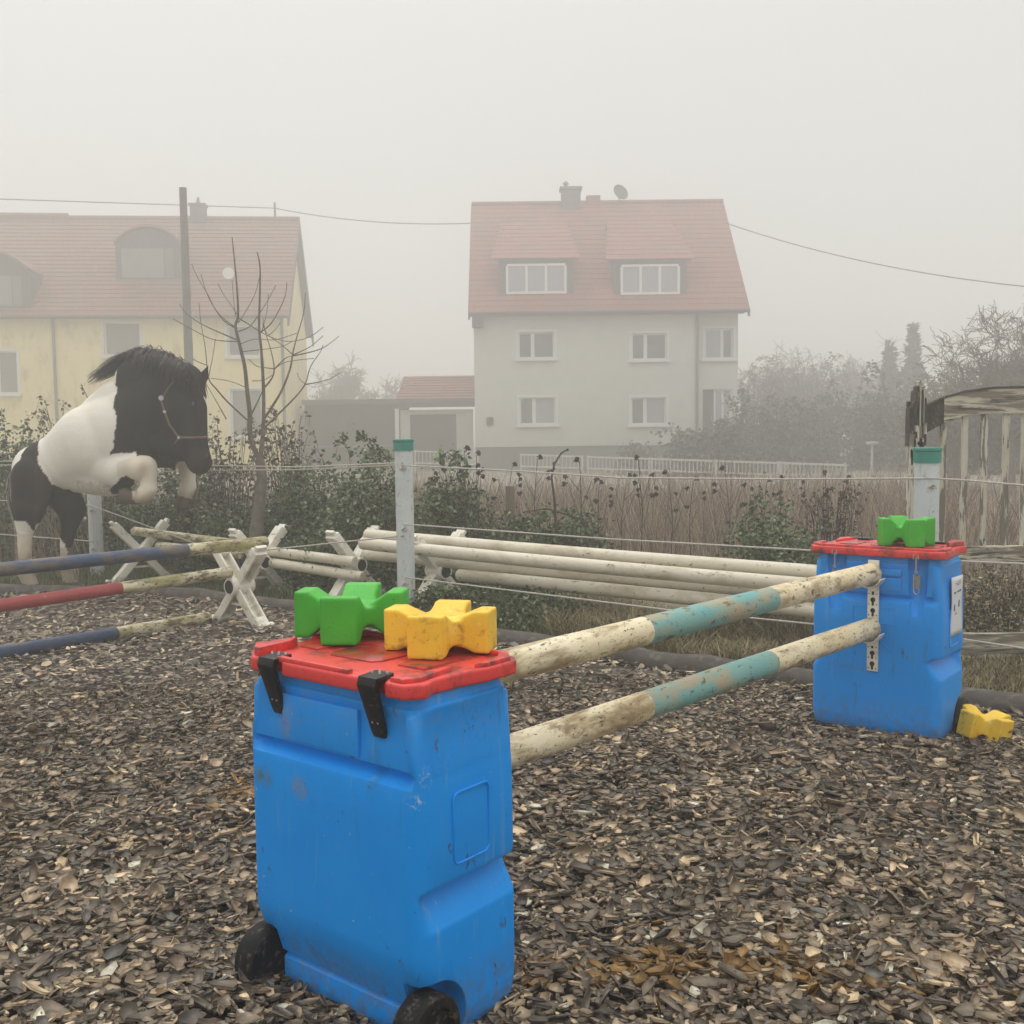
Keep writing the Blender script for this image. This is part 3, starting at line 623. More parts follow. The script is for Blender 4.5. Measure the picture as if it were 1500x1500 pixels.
# ============================================================ FENCE: posts, ropes
PG = 'white pipe fence posts'
def pipe_post(x, y, h, label, cap=True):
    t = empty('fence_post', (x, y, 0), 0, label, 'fence post', PG)
    b = MB(); b.tube([(0, 0, -.05), (0, 0, h*.5), (0, 0, h)], .071, 28); b.build('pipe', 'post', t, True)
    b = MB(); 
    vs = []; 
    secs = [(.0735, h-.085), (.079, h-.085), (.079, h-.02), (.084, h-.016), (.084, h), (.080, h+.004)]
    b2 = secs
    for r, z in b2: vs += [(r*math.cos(2*math.pi*k/28), r*math.sin(2*math.pi*k/28), z) for k in range(28)]
    b.add(vs, [(i*28+k, i*28+(k+1) % 28, (i+1)*28+(k+1) % 28, (i+1)*28+k) for i in range(5) for k in range(28)]+[tuple(140+k for k in range(28))])
    if cap: b.build('cap', 'cap', t, True)
    b = MB()
    for z in (h-.22, h*.52, .32): b.tube([(-.02, -.075, z-.01), (.0, -.088, z+.008), (.02, -.076, z-.004), (.0, -.09, z-.014)], .008, 7)
    b.build('rope_insulators', 'rope', t)
    return t
PA = at(594, 800, 8.4); PB = at(1356, 800, 6.3); PC = at(141, 800, 11.3)
pipe_post(PA.x, PA.y, 1.45, 'white pipe post with teal cap left of centre, in front of the stacked poles')
pipe_post(PB.x, PB.y, 1.375, 'white pipe post with teal cap behind the farther container, beside the old gate')
pipe_post(PC.x, PC.y, 1.40, 'white pipe post under the belly of the rearing horse')
def rope(pts, label, r=.0062, sag=.0):
    out = []
    for i in range(len(pts)-1):
        a, c = Vector(pts[i]), Vector(pts[i+1])
        for k in range(12):
            u = k/12; out.append(a.lerp(c, u)-Vector((0, 0, sag*4*u*(1-u))))
    out.append(Vector(pts[-1])); L = out[0].copy()
    b = MB(); b.tube(out, r, 6); return tag(b.build('fence_rope', 'rope', None, True, loc=L), label, 'fence rope', 'electric fence ropes')
f = -.088
def on(P_, z, dy=-.085): return Vector((P_.x, P_.y+dy, z))
left_end = Vector((-8.6, 13.6, 1.2))
rope([left_end, on(PC, 1.26), at(210, 686, 11.0), at(300, 682, 10.7), at(440, 684, 9.7), on(PA, 1.27)], 'upper of the doubled top ropes left of the capped centre post')
rope([left_end-Vector((0, 0, .05)), on(PC, 1.22), at(210, 692, 11.0), at(300, 689, 10.7), at(440, 688, 9.7), on(PA, 1.255)], 'lower of the doubled top ropes left of the capped centre post')
rope([on(PA, 1.25), at(760, 690, 7.85), at(910, 700, 7.3), at(1150, 702, 6.75), on(PB, 1.20)], 'top rope sagging between the two capped posts')
rope([on(PB, 1.20), at(1420, 704, 6.1), at(1560, 716, 5.6), at(1800, 745, 5)], 'top rope running right across the old gate')
rope([Vector((-8.6, 13.6, .85)), on(PC, .78), at(330, 812, 9.9), on(PA, .70)], 'middle rope left of the capped centre post')
rope([on(PA, .79), at(900, 790, 7.4), at(1185, 806, 6.7), on(PB, .72), at(1500, 826, 5.9)], 'middle rope passing just above the stacked white poles')
rope([on(PA, .37), at(976, 893, 7.2), at(1190, 914, 6.7), on(PB, .28), at(1520, 953, 5.9)], 'lowest rope passing below the stacked white poles')
rope([Vector((-8.6, 13.6, .45)), on(PC, .40)], 'lowest rope behind the hind legs of the horse')

t = empty('wooden_post', (*at(748, 780, 9.9)[:2], 0), 0, 'squat weathered wooden post among brambles behind the stacked poles', 'wooden post')
b = MB(); b.box((0, 0, .48), (.09, .09, 1.04), taper=.94); b.build('timber', 'wood', t, False, bevel=.006)

# ============================================================ OLD GATE
GY = 6.8
g0 = at(1337, 900, GY); gt = empty('old_wooden_gate', (g0.x, GY, 0), 0, 'rotting white painted wooden gate with arched top rail and thin slats at right edge', 'gate')
def gx(px): return at(px, 750, GY).x-g0.x
def gz(px, py): return at(px, py, GY).z
b = MB(); hw = .05; ztop = gz(1345, 560)
prof = [(-.055, -.03), (-.05, ztop-.42), (-.065, ztop-.30), (-.06, ztop-.14), (-.035, ztop-.115), (-.02, ztop-.02), (-.006, ztop-.01), (.004, ztop+.02), (.012, ztop-.03), (.02, ztop-.06), (.055, ztop-.12), (.055, -.03)]
b.mat(1); b.prism([(x, min(z, ztop-.36)) for x, z in prof if z < ztop-.3]+[(.055, ztop-.36)][:0], -.0, .0) if False else None
b.mat(1); b.box((0, 0, (ztop-.40)/2), (.085, .09, ztop-.40)); 
for x0_, w_, dz, mi in ((-.047, .018, -.15, 0), (-.031, .016, -.12, 0), (-.016, .016, -.05, 0), (-.001, .015, -.02, 0), (.013, .014, .01, 1), (.026, .014, -.05, 0), (.039, .013, -.02, 1), (.051, .014, -.10, 0)):
    b.mat(mi); zt2 = ztop+dz; b.prism([(x0_-w_/2, ztop-.401), (x0_+w_/2, ztop-.401), (x0_+w_/2, zt2-.04), (x0_+w_*.2, zt2), (x0_-w_*.3, zt2-.012), (x0_-w_/2, zt2-.05)], -.04+random.uniform(-.008, .008), .04)
b.mat(0); b.box((-.004, .02, ztop-.26), (.098, .03, .28))
for i in range(14):
    z = random.uniform(ztop-.45, ztop-.2); x = random.uniform(-.05, .045); b.box((x, -.047, z), (random.uniform(.006, .014), .008, random.uniform(.03, .10)))
b.build('gate_post', ['rot', 'peelv'], gt, False, bevel=.002); gt.children[0].scale = (.95, 1, 1)
b = MB(); b.box((.0, -.05, (ztop-.56)/2), (.080, .012, ztop-.60)); 
for i in range(16):
    z = random.uniform(ztop-.62, ztop-.28); b.box((random.uniform(-.045, .04), -.052, z), (random.uniform(.012, .03), .014, random.uniform(.04, .16)))
b.build('peeling_boarding', 'peelv', gt)
arc = [(1352, 598), (1378, 585), (1410, 576), (1450, 571), (1500, 570), (1550, 572), (1600, 580), (1660, 596), (1710, 618)]
b = MB(); N_ = len(arc)
up = [(gx(x), gz(x, y)+.005) for x, y in arc]; lo = [(gx(x), gz(x, y)-.148+.010*math.sin(x*.05)) for x, y in arc]
b.mat(0)
for i in range(N_-1):
    b.mat(1 if i < 1 else 0)
    yo = -.028 if i else -.022
    b.prism([lo[i], lo[i+1], up[i+1], up[i]], yo, .02)
tr = b.build('top_rail', ['peel', 'rot'], gt)
b = MB()
for i in range(N_-1): b.prism([(up[i][0], up[i][1]), (up[i+1][0], up[i+1][1]), (up[i+1][0], up[i+1][1]+.014), (up[i][0], up[i][1]+.014)], -.034, .026)
b.build('top_edge', 'rot', tr)
zm = gz(1440, 806)
for i, px in enumerate([1379, 1410, 1440, 1470, 1499, 1529, 1559, 1589, 1619, 1649, 1679]):
    zt_ = gz(px, np.interp(px, [a[0] for a in arc], [a[1] for a in arc]))-.10
    b = MB(); x = gx(px); w_ = random.uniform(.036, .041); lean = random.uniform(-.008, .008)
    k = 6; L_ = [(x-w_/2+random.uniform(-.004, .004)+lean*j/k, zm+(zt_-zm)*j/k) for j in range(k+1)]; R_ = [(x+w_/2+random.uniform(-.004, .004)+lean*j/k, zm+(zt_-zm)*j/k) for j in range(k+1)]
    for j in range(k): b.prism([L_[j], R_[j], R_[j+1], L_[j+1]], -.012, .012)
    b.build('slat', 'peelv', gt)
b = MB(); b.box((gx(1520), -.02, zm-.02), (gx(1720)-gx(1355), .05, .10)); b.build('middle_rail', 'peel', gt, bevel=.004)
b = MB(); b.box((gx(1540), -.03, .095), (gx(1720)-gx(1390), .045, .16)); b.build('bottom_board', 'peel', gt, bevel=.004)

# ============================================================ LEAVES AND BUSHES
PAL_G = np.array([(.035, .05, .025), (.05, .065, .035), (.07, .085, .05), (.025, .035, .02), (.10, .115, .075), (.09, .065, .04), (.15, .155, .11)])
PAL_M = np.array([(.07, .055, .04), (.10, .075, .055), (.05, .055, .03), (.13, .095, .07), (.07, .08, .04), (.18, .14, .10)])
PAL_Y = np.array([(.24, .19, .10), (.16, .13, .07), (.10, .10, .05), (.30, .25, .14), (.07, .06, .04)])
PAL_G = PAL_G*np.array([1.55, 1.95, 1.35]); PAL_M = PAL_M*1.5; PAL_Y = PAL_Y*1.4
PAL_D = np.array([(.06, .07, .045), (.08, .085, .06), (.10, .095, .07)])
def leaf_arrays(P, size, pal, asp=.62, droop=.3):
    n = len(P); d = RNG.normal(0, 1, (n, 3)); d[:, 2] = d[:, 2]*.6-droop; d /= np.linalg.norm(d, axis=1)[:, None]
    s = np.cross(d, RNG.normal(0, 1, (n, 3))); s /= np.linalg.norm(s, axis=1)[:, None]; nn = np.cross(d, s)
    L = size*RNG.uniform(.55, 1.3, n)[:, None]; W = L*asp*.5
    V = np.stack([P, P+d*L*.45+s*W+nn*L*.12, P+d*L, P+d*L*.45-s*W+nn*L*.12], 1).reshape(-1, 3)
    Fq = np.arange(4*n).reshape(-1, 4); c = pal[RNG.integers(0, len(pal), n)]*RNG.uniform(.7, 1.3, (n, 1))
    return V, Fq, np.repeat(c, 4, 0)
def bush(x, y, rx, ry, h, n, ls, pal, label, group, canes=14, name='bramble_bush', cat='bush', z0=0.0, spread=.10, cr=.005, cover=None):
    t = empty(name, (x, y, z0), 0, label, cat, group)
    cl = []
    m = max(12, n//45)
    while len(cl) < m:
        a = RNG.uniform(-1, 1, 3); a[2] = abs(a[2])
        if a[0]**2+a[1]**2+a[2]**2 > 1: continue
        if a[2] < .75 and a[0]**2+a[1]**2+a[2]**2 < .25: continue
        cl.append((a[0]*rx, a[1]*ry, a[2]*h*RNG.uniform(.82, 1.08)))
    P = []
    st = MB()
    for i in range(canes):
        a = RNG.uniform(0, 2*math.pi); q = RNG.uniform(.5, 1.15); ex, ey = math.cos(a)*rx*q, math.sin(a)*ry*q; top = h*RNG.uniform(.85, 1.25); ez = top*RNG.uniform(.45, .95)
        bx, by = ex*.25, ey*.25; pts = []
        for k in range(9):
            u = k/8; pts.append((bx+(ex-bx)*u**1.3+RNG.normal(0, .012), by+(ey-by)*u**1.3, (1-u)**2*0+2*u*(1-u)*top*1.3+u*u*ez))
        st.tube(pts, [cr*(1-.7*k/8) for k in range(9)], 4, cap=False)
        for k in range(4, 9):
            for _ in range(int(2+n/900)): P.append(np.array(pts[k])+RNG.normal(0, spread*.28, 3))
    st.build('canes', 'twig', t)['kind'] = 'stuff'
    cl = np.array(cl); per = n//m
    Q = np.repeat(cl, per, 0)+RNG.normal(0, spread, (m*per, 3))*np.array([1, 1, .8])
    Q = np.concatenate([Q, np.array(P)]) if P else Q
    Q = Q[Q[:, 2] > 0.0]
    V, Fq, C = leaf_arrays(Q, ls, pal)
    dk = np.repeat(.75+.5*RNG.random(len(Q)), 4)[:, None]; C = C*dk
    cmesh('foliage', V, Fq, C, 'leaf', t, None, 'stuff')
    return t
BGp = 'bramble bushes behind the fence'
def pbush(px, ptop, wpx, Y, n, ls, pal, label, dy=.45, canes=14, spread=.09, **k):
    if pal is PAL_G: n = int(n*1.8); ls *= 1.12; canes = max(6, canes//2)
    p = at(px, ptop, Y); return bush(p.x, Y, wpx/2*Y/F, dy, max(.25, p.z), n, ls, pal, label, BGp, canes, spread=spread, **k)
pbush(20, 640, 130, 12.9, 4200, .055, PAL_G, 'dark green bramble bush behind the hindquarters of the horse at left edge')
pbush(95, 628, 130, 13.2, 2200, .05, PAL_M, 'brownish twiggy bush under the arched window of the yellow house', canes=30)
pbush(165, 700, 130, 12.6, 4200, .05, PAL_G, 'dark green bramble bush behind the white post under the horse')
pbush(255, 690, 150, 12.0, 5200, .05, PAL_G, 'dark bramble bush behind the tucked forelegs of the horse')
pbush(335, 655, 130, 11.6, 2600, .05, PAL_M, 'brownish half bare bush right of the horse muzzle', canes=36)
pbush(345, 745, 150, 11.0, 4600, .045, PAL_G, 'low dark green bush left of the young tree trunk')
pbush(420, 640, 110, 11.4, 1500, .05, PAL_M, 'thin brown leafed bush right of the young tree', canes=40)
pbush(445, 690, 140, 10.9, 6500, .042, PAL_G, 'dense green bramble bush right of the young tree trunk')
pbush(535, 675, 150, 10.2, 6500, .042, PAL_G, 'dense green bramble bush left of the capped centre post', canes=18)
pbush(500, 770, 170, 9.9, 3500, .04, PAL_G, 'low dark bush behind the middle cross stands')
pbush(655, 705, 130, 10.0, 5200, .042, PAL_G, 'green bramble bush just right of the capped centre post', canes=20)
pbush(820, 752, 170, 9.7, 5200, .042, PAL_G, 'rounded green bramble bush right of the wooden post', canes=18)
pbush(735, 760, 90, 9.9, 1800, .042, PAL_G, 'small dark bush at the foot of the wooden post')
pbush(665, 862, 160, 8.35, 3600, .034, PAL_G, 'low dark bramble in front of the stacked poles near their left end', dy=.22, canes=8, spread=.05)
pbush(790, 885, 160, 8.0, 3000, .034, PAL_G, 'low dark bramble under the middle of the stacked poles', dy=.22, canes=8, spread=.05)
pbush(1130, 745, 150, 8.1, 4200, .034, PAL_G, 'grey green bush left of the farther container', canes=16)
pbush(1215, 725, 110, 8.4, 1200, .034, PAL_M, 'dry brown bush above the farther container lid', canes=26)
pbush(1470, 845, 150, 7.4, 2600, .03, PAL_Y, 'straw coloured weedy bush behind the bottom of the old gate', canes=40)
pbush(1400, 865, 120, 7.6, 1600, .03, PAL_Y, 'thin yellowish weed clump right of the farther container', canes=34)
# leafy shoots standing above the hedge
def shoot(pxs, Y, label, nleaf, ls, pal, r=.007):
    pts = [at(a, c, Y) for a, c in pxs]; L = pts[0].copy()
    t = empty('bramble_shoot', L, 0, label, 'shoot', 'shoots above the hedge')
    b = MB(); b.tube([p-L for p in pts], [r*(1-.6*i/len(pts)) for i in range(len(pts))], 5); b.build('stem', 'twig', t)
    P = []
    for _ in range(nleaf):
        i = random.randint(max(0, len(pts)//3), len(pts)-2); u = random.random(); P.append(np.array(pts[i].lerp(pts[i+1], u)-L)+RNG.normal(0, ls*.45, 3))
    V, Fq, C = leaf_arrays(np.array(P), ls, pal, .7); cmesh('foliage', V, Fq, C, 'leaf', t, None, 'stuff')
shoot([(590, 740), (582, 700), (565, 668), (545, 645), (530, 638), (522, 642)], 9.6, 'dark leafy shoot arching left of the capped centre post', 60, .05, PAL_G)
shoot([(680, 790), (684, 740), (680, 700), (672, 675), (655, 662), (640, 672)], 9.4, 'leafy green shoot with big leaves right of the capped centre post', 55, .075, PAL_G)
shoot([(100, 640), (120, 610), (132, 590), (122, 570), (119, 562)], 12.6, 'thin curled shoot rising above the horse back', 22, .05, PAL_M)
shoot([(815, 780), (812, 730), (808, 700), (812, 680), (822, 664), (832, 658)], 9.2, 'dark hooked weed stem in front of the grey house fence', 8, .04, PAL_D, .012)
shoot([(870, 800), (850, 760), (800, 745), (768, 750)], 9.3, 'dark bent bramble cane above the rounded bush', 6, .04, PAL_D, .010)

# ============================================================ REEDS, DRY GRASS
def reeds(n, pxr, Yr, zr, name, label, pal, r=.0045, kink=.22):
    Y = RNG.uniform(*Yr, n); px = RNG.uniform(*pxr, n); X = (px-750)/F*Y; h = (1.42-.038*Y)*(zr[0]*.7+(zr[1]-zr[0]*.7)*RNG.random(n)**.8)*(.72+.5*vnoise(X, Y, 1.6, 21)); k = 4
    lean = RNG.normal(0, kink, (n, 2)); V = []; rr = r*RNG.uniform(.5, 1.5, n)
    for j in range(k):
        u = j/(k-1); cx = X+lean[:, 0]*h*u**1.6; cy = Y+lean[:, 1]*h*u**1.6
        for s in range(3):
            a = 2*math.pi*s/3; q = rr*(1-.6*u); V.append(np.stack([cx+np.cos(a)*q, cy+np.sin(a)*q, h*u-.03], -1))
    V = np.stack(V, 1).reshape(-1, 3); f0 = []
    for j in range(k-1):
        for s in range(3): f0.append((j*3+s, j*3+(s+1) % 3, (j+1)*3+(s+1) % 3, (j+1)*3+s))
    Fq = (np.arange(n)[:, None, None]*(3*k)+np.array(f0)[None]).reshape(-1, 4)
    c = pal[RNG.integers(0, len(pal), n)]*RNG.uniform(.75, 1.3, (n, 1))
    tag(cmesh(name, V, Fq, np.repeat(c, 3*k, 0), 'dry', None, None), label, 'dry reeds', kind='stuff')
PAL_R = 1.45*np.array([(.27, .215, .16), (.20, .155, .12), (.32, .26, .20), (.13, .10, .08), (.38, .32, .24), (.22, .15, .12)])
reeds(10500, (560, 1420), (9.8, 19), (.7, 1.12), 'dry_reeds', 'dense reddish brown dry stems filling the field behind the fence', PAL_R)
reeds(2600, (1290, 1800), (8.2, 17), (.55, .95), 'dry_reeds', 'dry brown stems seen through the old gate', PAL_R)
reeds(3500, (-200, 560), (12, 16), (.8, 1.2), 'dry_reeds', 'dry brown stems behind the hedge at left', PAL_R)
PAL_S = 1.5*np.array([(.22, .18, .10), (.16, .13, .075), (.28, .235, .14), (.10, .095, .045), (.07, .085, .035), (.12, .08, .05)])
def grass(n, xr, off, hr, name, label, pal):
    X = RNG.uniform(*xr, n); Y = kerb_y(X)+RNG.uniform(*off, n); h = RNG.uniform(*hr, n)*(.5+vnoise(X, Y, 3, 4))*np.where(X > 2.5, .32, 1); a = RNG.uniform(0, 6.28, n); w_ = RNG.uniform(.002, .0045, n)
    ln = RNG.uniform(.2, 1.1, n)*h; dx, dy = np.cos(a), np.sin(a); V = []
    for u in (0, .35, .7, 1):
        cx = X+dx*ln*u**2; cy = Y+dy*ln*u**2; z = h*(u-.25*u*u*1.2); ww = w_*(1-.8*u)
        V += [np.stack([cx-dy*ww, cy+dx*ww, z], -1), np.stack([cx+dy*ww, cy-dx*ww, z], -1)]
    V = np.stack(V, 1).reshape(-1, 3); f0 = np.array([(0, 1, 3, 2), (2, 3, 5, 4), (4, 5, 7, 6)])
    Fq = (np.arange(n)[:, None, None]*8+f0[None]).reshape(-1, 4); c = pal[RNG.integers(0, len(pal), n)]*RNG.uniform(.7, 1.3, (n, 1))
    tag(cmesh(name, V, Fq, np.repeat(c, 8, 0), 'dry'), label, 'grass', kind='stuff')
grass(28000, (.25, 3.6), (.12, 2.0), (.10, .30), 'dry_grass', 'tangled straw coloured grass between the kerb and the stacked poles', PAL_S)
grass(16000, (-6, .35), (.12, 2.2), (.08, .2), 'dry_grass', 'short dark grass along the kerb at left', np.concatenate([PAL_S[3:], PAL_G[:3]]))
grass(5000, (2.0, 3.8), (.10, .5), (.04, .10), 'green_grass', 'short green grass strip beside the kerb at right', np.array([(.08, .13, .04), (.10, .15, .05), (.15, .16, .07)]))

# tall weeds with seed heads
def make_weed():
    t = empty('seed_head_weed', (0, 0, 0))
    b = MB(); tops = []
    main = [(0, 0, -.02), (.01, 0, .4), (-.01, .01, .8), (.015, 0, 1.1), (.03, 0, 1.24), (.06, 0, 1.27)]
    b.tube(main, [.006, .005, .004, .003, .0025, .002], 5); tops.append(main[-1])
    for z, sx, L in ((.75, 1, .36), (.85, -1, .30), (.98, 1, .16), (.62, -1, .36)):
        pts = [(0, 0, z), (sx*.06, .02, z+L*.4), (sx*.11, .03, z+L*.85), (sx*.15, .03, z+L*.86)]; b.tube(pts, [.003, .0025, .002, .002], 4); tops.append(pts[-1])
    b.build('stalk', 'twig', t)
    for p in tops:
        h = MB(); p = Vector(p)
        for k in range(7): h.tube([p+Vector((random.uniform(-.015, .015), random.uniform(-.015, .015), random.uniform(-.012, .012))), p+Vector((random.uniform(-.03, .03), random.uniform(-.02, .02), random.uniform(-.035, .0)))], [.011, .004], 6)
        o_ = h.build('seed_head', 'twig', t, True); o_['kind'] = 'stuff'
    return t
WN = ['right of the big leaved shoot', 'left of the gap in the white railings', 'touching the big leaved shoot', 'left of the middle of the grey house', 'below the lower right house window', 'below the right lower house window, shorter', 'below the grey house downpipe', 'in front of the upright dark shrub', 'under the white railing before the broad dark shrub', 'left of the grey green bush', 'above the grey green bush', 'between the two middle railing panels', 'in the gap of the white railings', 'above the dry brown bush', 'left of the small pale lamp', 'above the wooden post', 'under the middle of the sagging rope', 'low left of the grey green bush']
wd = make_weed(); WL = [(690, 655, 9.4), (708, 662, 9.6), (652, 668, 9.7), (845, 672, 9.0), (940, 668, 9.2), (985, 690, 9.3), (1010, 700, 9.5), (1068, 684, 9.1), (1120, 702, 9.6), (1150, 698, 9.0), (1186, 705, 9.4), (905, 694, 9.8), (785, 668, 10.2), (1213, 690, 8.6), (1248, 698, 8.8), (735, 678, 10), (880, 705, 9.3), (1095, 715, 9.0)]
for i, (px, py, Y) in enumerate(WL):
    o = wd if i == 0 else copy_tree(wd); p = at(px, py, Y); s = p.z/1.27
    o.location = (p.x, Y, 0); o.rotation_euler = (random.uniform(-.05, .05), random.uniform(-.06, .06), random.uniform(0, 6.28)); o.scale = (s, s, s)
    tag(o, 'dead weed stalk with dark seed heads ' + WN[i], 'weed', 'dead weeds among the reeds')

# ============================================================ YOUNG TREE (bare)
TY = 10.35
def zp(x, y): return (250+x/4.054, 340+y/4.054)
tp = at(375, 790, TY); yt = empty('young_tree', (tp.x, TY, 0), 0, 'young bare tree with thin upcurved branches in front of the yellow house', 'tree')
def tl(pp, dy): q = at(pp[0], pp[1], TY+dy); return (q.x-tp.x, dy, q.z)
b = MB(); b.tube([(0, 0, -.05), tl((375, 780), 0), tl((380, 740), 0), tl((384, 700), 0), tl((380, 672), 0)], [.075, .066, .058, .05, .046], 12)
b.build('trunk', 'bark', yt, True)
BR = [([(530, 1360), (475, 1230), (470, 1080), (455, 950), (440, 800), (412, 680), (385, 560), (400, 500), (395, 350), (380, 180), (365, 30)], .042, .05),
      ([(530, 1360), (548, 1200), (552, 1050), (550, 900), (538, 700), (525, 560), (530, 350), (530, 200), (513, 118)], .036, -.05),
      ([(548, 1120), (600, 1040), (660, 940), (710, 810), (725, 720), (750, 620), (790, 480), (800, 360)], .022, .12),
      ([(725, 735), (820, 715), (900, 690), (960, 650), (998, 618)], .010, .14), ([(725, 730), (830, 680), (905, 615)], .009, .1), ([(725, 728), (660, 670), (570, 600), (548, 510)], .009, .1),
      ([(550, 930), (600, 870), (615, 810), (600, 720), (570, 620), (545, 540)], .013, -.15), ([(615, 815), (680, 750), (725, 735)], .010, -.1), ([(615, 812), (560, 805), (510, 795), (465, 755)], .008, -.16),
      ([(550, 1170), (640, 1080), (740, 980), (800, 900), (830, 800), (890, 710), (905, 670)], .016, .2), ([(800, 905), (880, 890), (950, 870), (1005, 835)], .009, .22), ([(800, 905), (765, 870), (750, 835)], .005, .2),
      ([(385, 570), (320, 530), (260, 450), (215, 360), (160, 270), (125, 190)], .011, .0), ([(385, 565), (300, 500), (225, 390), (180, 250)], .009, .1), ([(395, 640), (300, 600), (180, 545), (90, 480), (52, 425)], .011, -.1),
      ([(410, 650), (260, 640), (150, 590), (15, 515)], .008, -.2), ([(400, 590), (470, 560), (530, 480), (580, 400), (625, 315)], .009, .1), ([(400, 540), (440, 480), (500, 370), (527, 270)], .007, -.1),
      ([(525, 600), (590, 550), (640, 470), (680, 380), (690, 300)], .010, -.1), ([(540, 590), (570, 480), (580, 370)], .007, .05), ([(400, 500), (370, 450), (320, 380), (280, 305)], .007, .1), ([(385, 500), (372, 380), (365, 285)], .006, .1),
      ([(400, 510), (460, 545), (520, 585), (600, 625), (700, 650), (820, 625), (905, 565)], .008, .25), ([(415, 665), (500, 635), (620, 640), (750, 600)], .006, .2), ([(420, 710), (560, 695), (660, 680), (720, 650)], .005, .1),
      ([(470, 1130), (340, 1010), (270, 930), (230, 880), (215, 790), (205, 680), (180, 540), (168, 420)], .014, -.05), ([(225, 860), (250, 740), (265, 635)], .007, -.1), ([(330, 1110), (280, 1020), (210, 900)], .010, .1),
      ([(440, 920), (350, 885), (240, 868)], .006, .1), ([(470, 1100), (520, 1000), (550, 930)], .016, 0), ([(215, 790), (160, 770), (130, 750)], .005, -.1), ([(585, 610), (620, 580), (650, 540)], .005, .1), ([(690, 1350), (640, 1200), (560, 1130)], .012, .1), ([(485, 883), (550, 880), (600, 850)], .005, -.1), ([(620, 810), (690, 770), (850, 750)], .006, .0)]
for pts, r, dy in BR:
    b = MB(); k = len(pts); P_ = []
    for i, p in enumerate(pts): P_.append(Vector(tl(zp(*p), dy*i/(k-1))))
    S = [];
    for i in range(k-1):
        p0, p1, p2, p3 = P_[max(i-1, 0)], P_[i], P_[i+1], P_[min(i+2, k-1)]
        for j in range(3):
            u = j/3; S.append(.5*((2*p1)+(p2-p0)*u+(2*p0-5*p1+4*p2-p3)*u*u+(3*p1-p0-3*p2+p3)*u**3))
    S.append(P_[-1]); r = max(r, .0065)*.72
    b.tube(S, [max(.0034, r*(1-.85*i/len(S))) for i in range(len(S))], 6); b.build('branch', 'bark', yt, True)

# ============================================================ HOUSES
def wall(b, x0, x1, z0, z1, y, holes, rev=.16):
    xs_ = sorted({x0, x1, *[h[0] for h in holes], *[h[1] for h in holes]}); zs_ = sorted({z0, z1, *[h[2] for h in holes], *[h[3] for h in holes]})
    for i in range(len(xs_)-1):
        for j in range(len(zs_)-1):
            cx, cz = (xs_[i]+xs_[i+1])/2, (zs_[j]+zs_[j+1])/2
            if any(h[0] < cx < h[1] and h[2] < cz < h[3] for h in holes): continue
            b.add([(xs_[i], y, zs_[j]), (xs_[i+1], y, zs_[j]), (xs_[i+1], y, zs_[j+1]), (xs_[i], y, zs_[j+1])], [(0, 1, 2, 3)])
    for a, c, d, e in holes:
        b.add([(a, y, d), (c, y, d), (c, y, e), (a, y, e), (a, y+rev, d), (c, y+rev, d), (c, y+rev, e), (a, y+rev, e)], [(0, 1, 5, 4), (1, 2, 6, 5), (2, 3, 7, 6), (3, 0, 4, 7)])
def window(parent, x0, x1, z0, z1, y, cuts, glass='glass', fw=.07, rev=.13, sill=True, surround=True, mull=.08):
    b = MB(); yy = y+rev; d = .06
    b.box(((x0+x1)/2, yy, z0+fw/2), (x1-x0, d, fw)).box(((x0+x1)/2, yy, z1-fw/2), (x1-x0, d, fw))
    b.box((x0+fw/2, yy, (z0+z1)/2), (fw, d-.004, z1-z0-2*fw)).box((x1-fw/2, yy, (z0+z1)/2), (fw, d-.004, z1-z0-2*fw))
    for c in cuts: X = x0+(x1-x0)*c; b.box((X, yy-.003, (z0+z1)/2), (mull, d, z1-z0-2*fw))
    if surround:
        g = .09
        b.box(((x0+x1)/2, y-.012, z1+g/2), (x1-x0+2*g, .03, g)).box((x0-g/2, y-.012, (z0+z1)/2), (g, .03, z1-z0)).box((x1+g/2, y-.012, (z0+z1)/2), (g, .03, z1-z0))
    wo = b.build('window', 'whitewin', parent)
    if sill: s = MB(); s.box(((x0+x1)/2, y-.05, z0-.05), (x1-x0+.28, .16, .10)); s.build('sill', 'whitewin', wo)
    e = [x0+fw]+[x0+(x1-x0)*c for c in cuts]+[x1-fw]
    for i in range(len(e)-1):
        s = MB(); s.box(((e[i]+e[i+1])/2, yy+.02, (z0+z1)/2), (e[i+1]-e[i], .012, z1-z0-2*fw)); s.build('pane', glass if isinstance(glass, str) else glass[i % len(glass)], wo)
    return wo
def roof_plane(b, p00, p10, p01, p11, rows, th=.05):
    """stepped tile courses from eave (p00-p10) up to ridge (p01-p11)"""
    p00, p10, p01, p11 = map(Vector, (p00, p10, p01, p11)); nrm = (p10-p00).cross(p01-p00).normalized()
    if nrm.z < 0: nrm = -nrm
    for i in range(rows):
        u0, u1 = i/rows, (i+1.12)/rows if i < rows-1 else 1.0
        a0, a1, c0, c1 = p00.lerp(p01, u0), p10.lerp(p11, u0), p00.lerp(p01, u1), p10.lerp(p11, u1)
        n = nrm*th
        b.add([a0, a1, c1, c0, a0+n, a1+n, c1+n*.15, c0+n*.15], [(0, 1, 2, 3), (4, 5, 6, 7), (0, 1, 5, 4), (1, 2, 6, 5), (2, 3, 7, 6), (3, 0, 4, 7)])

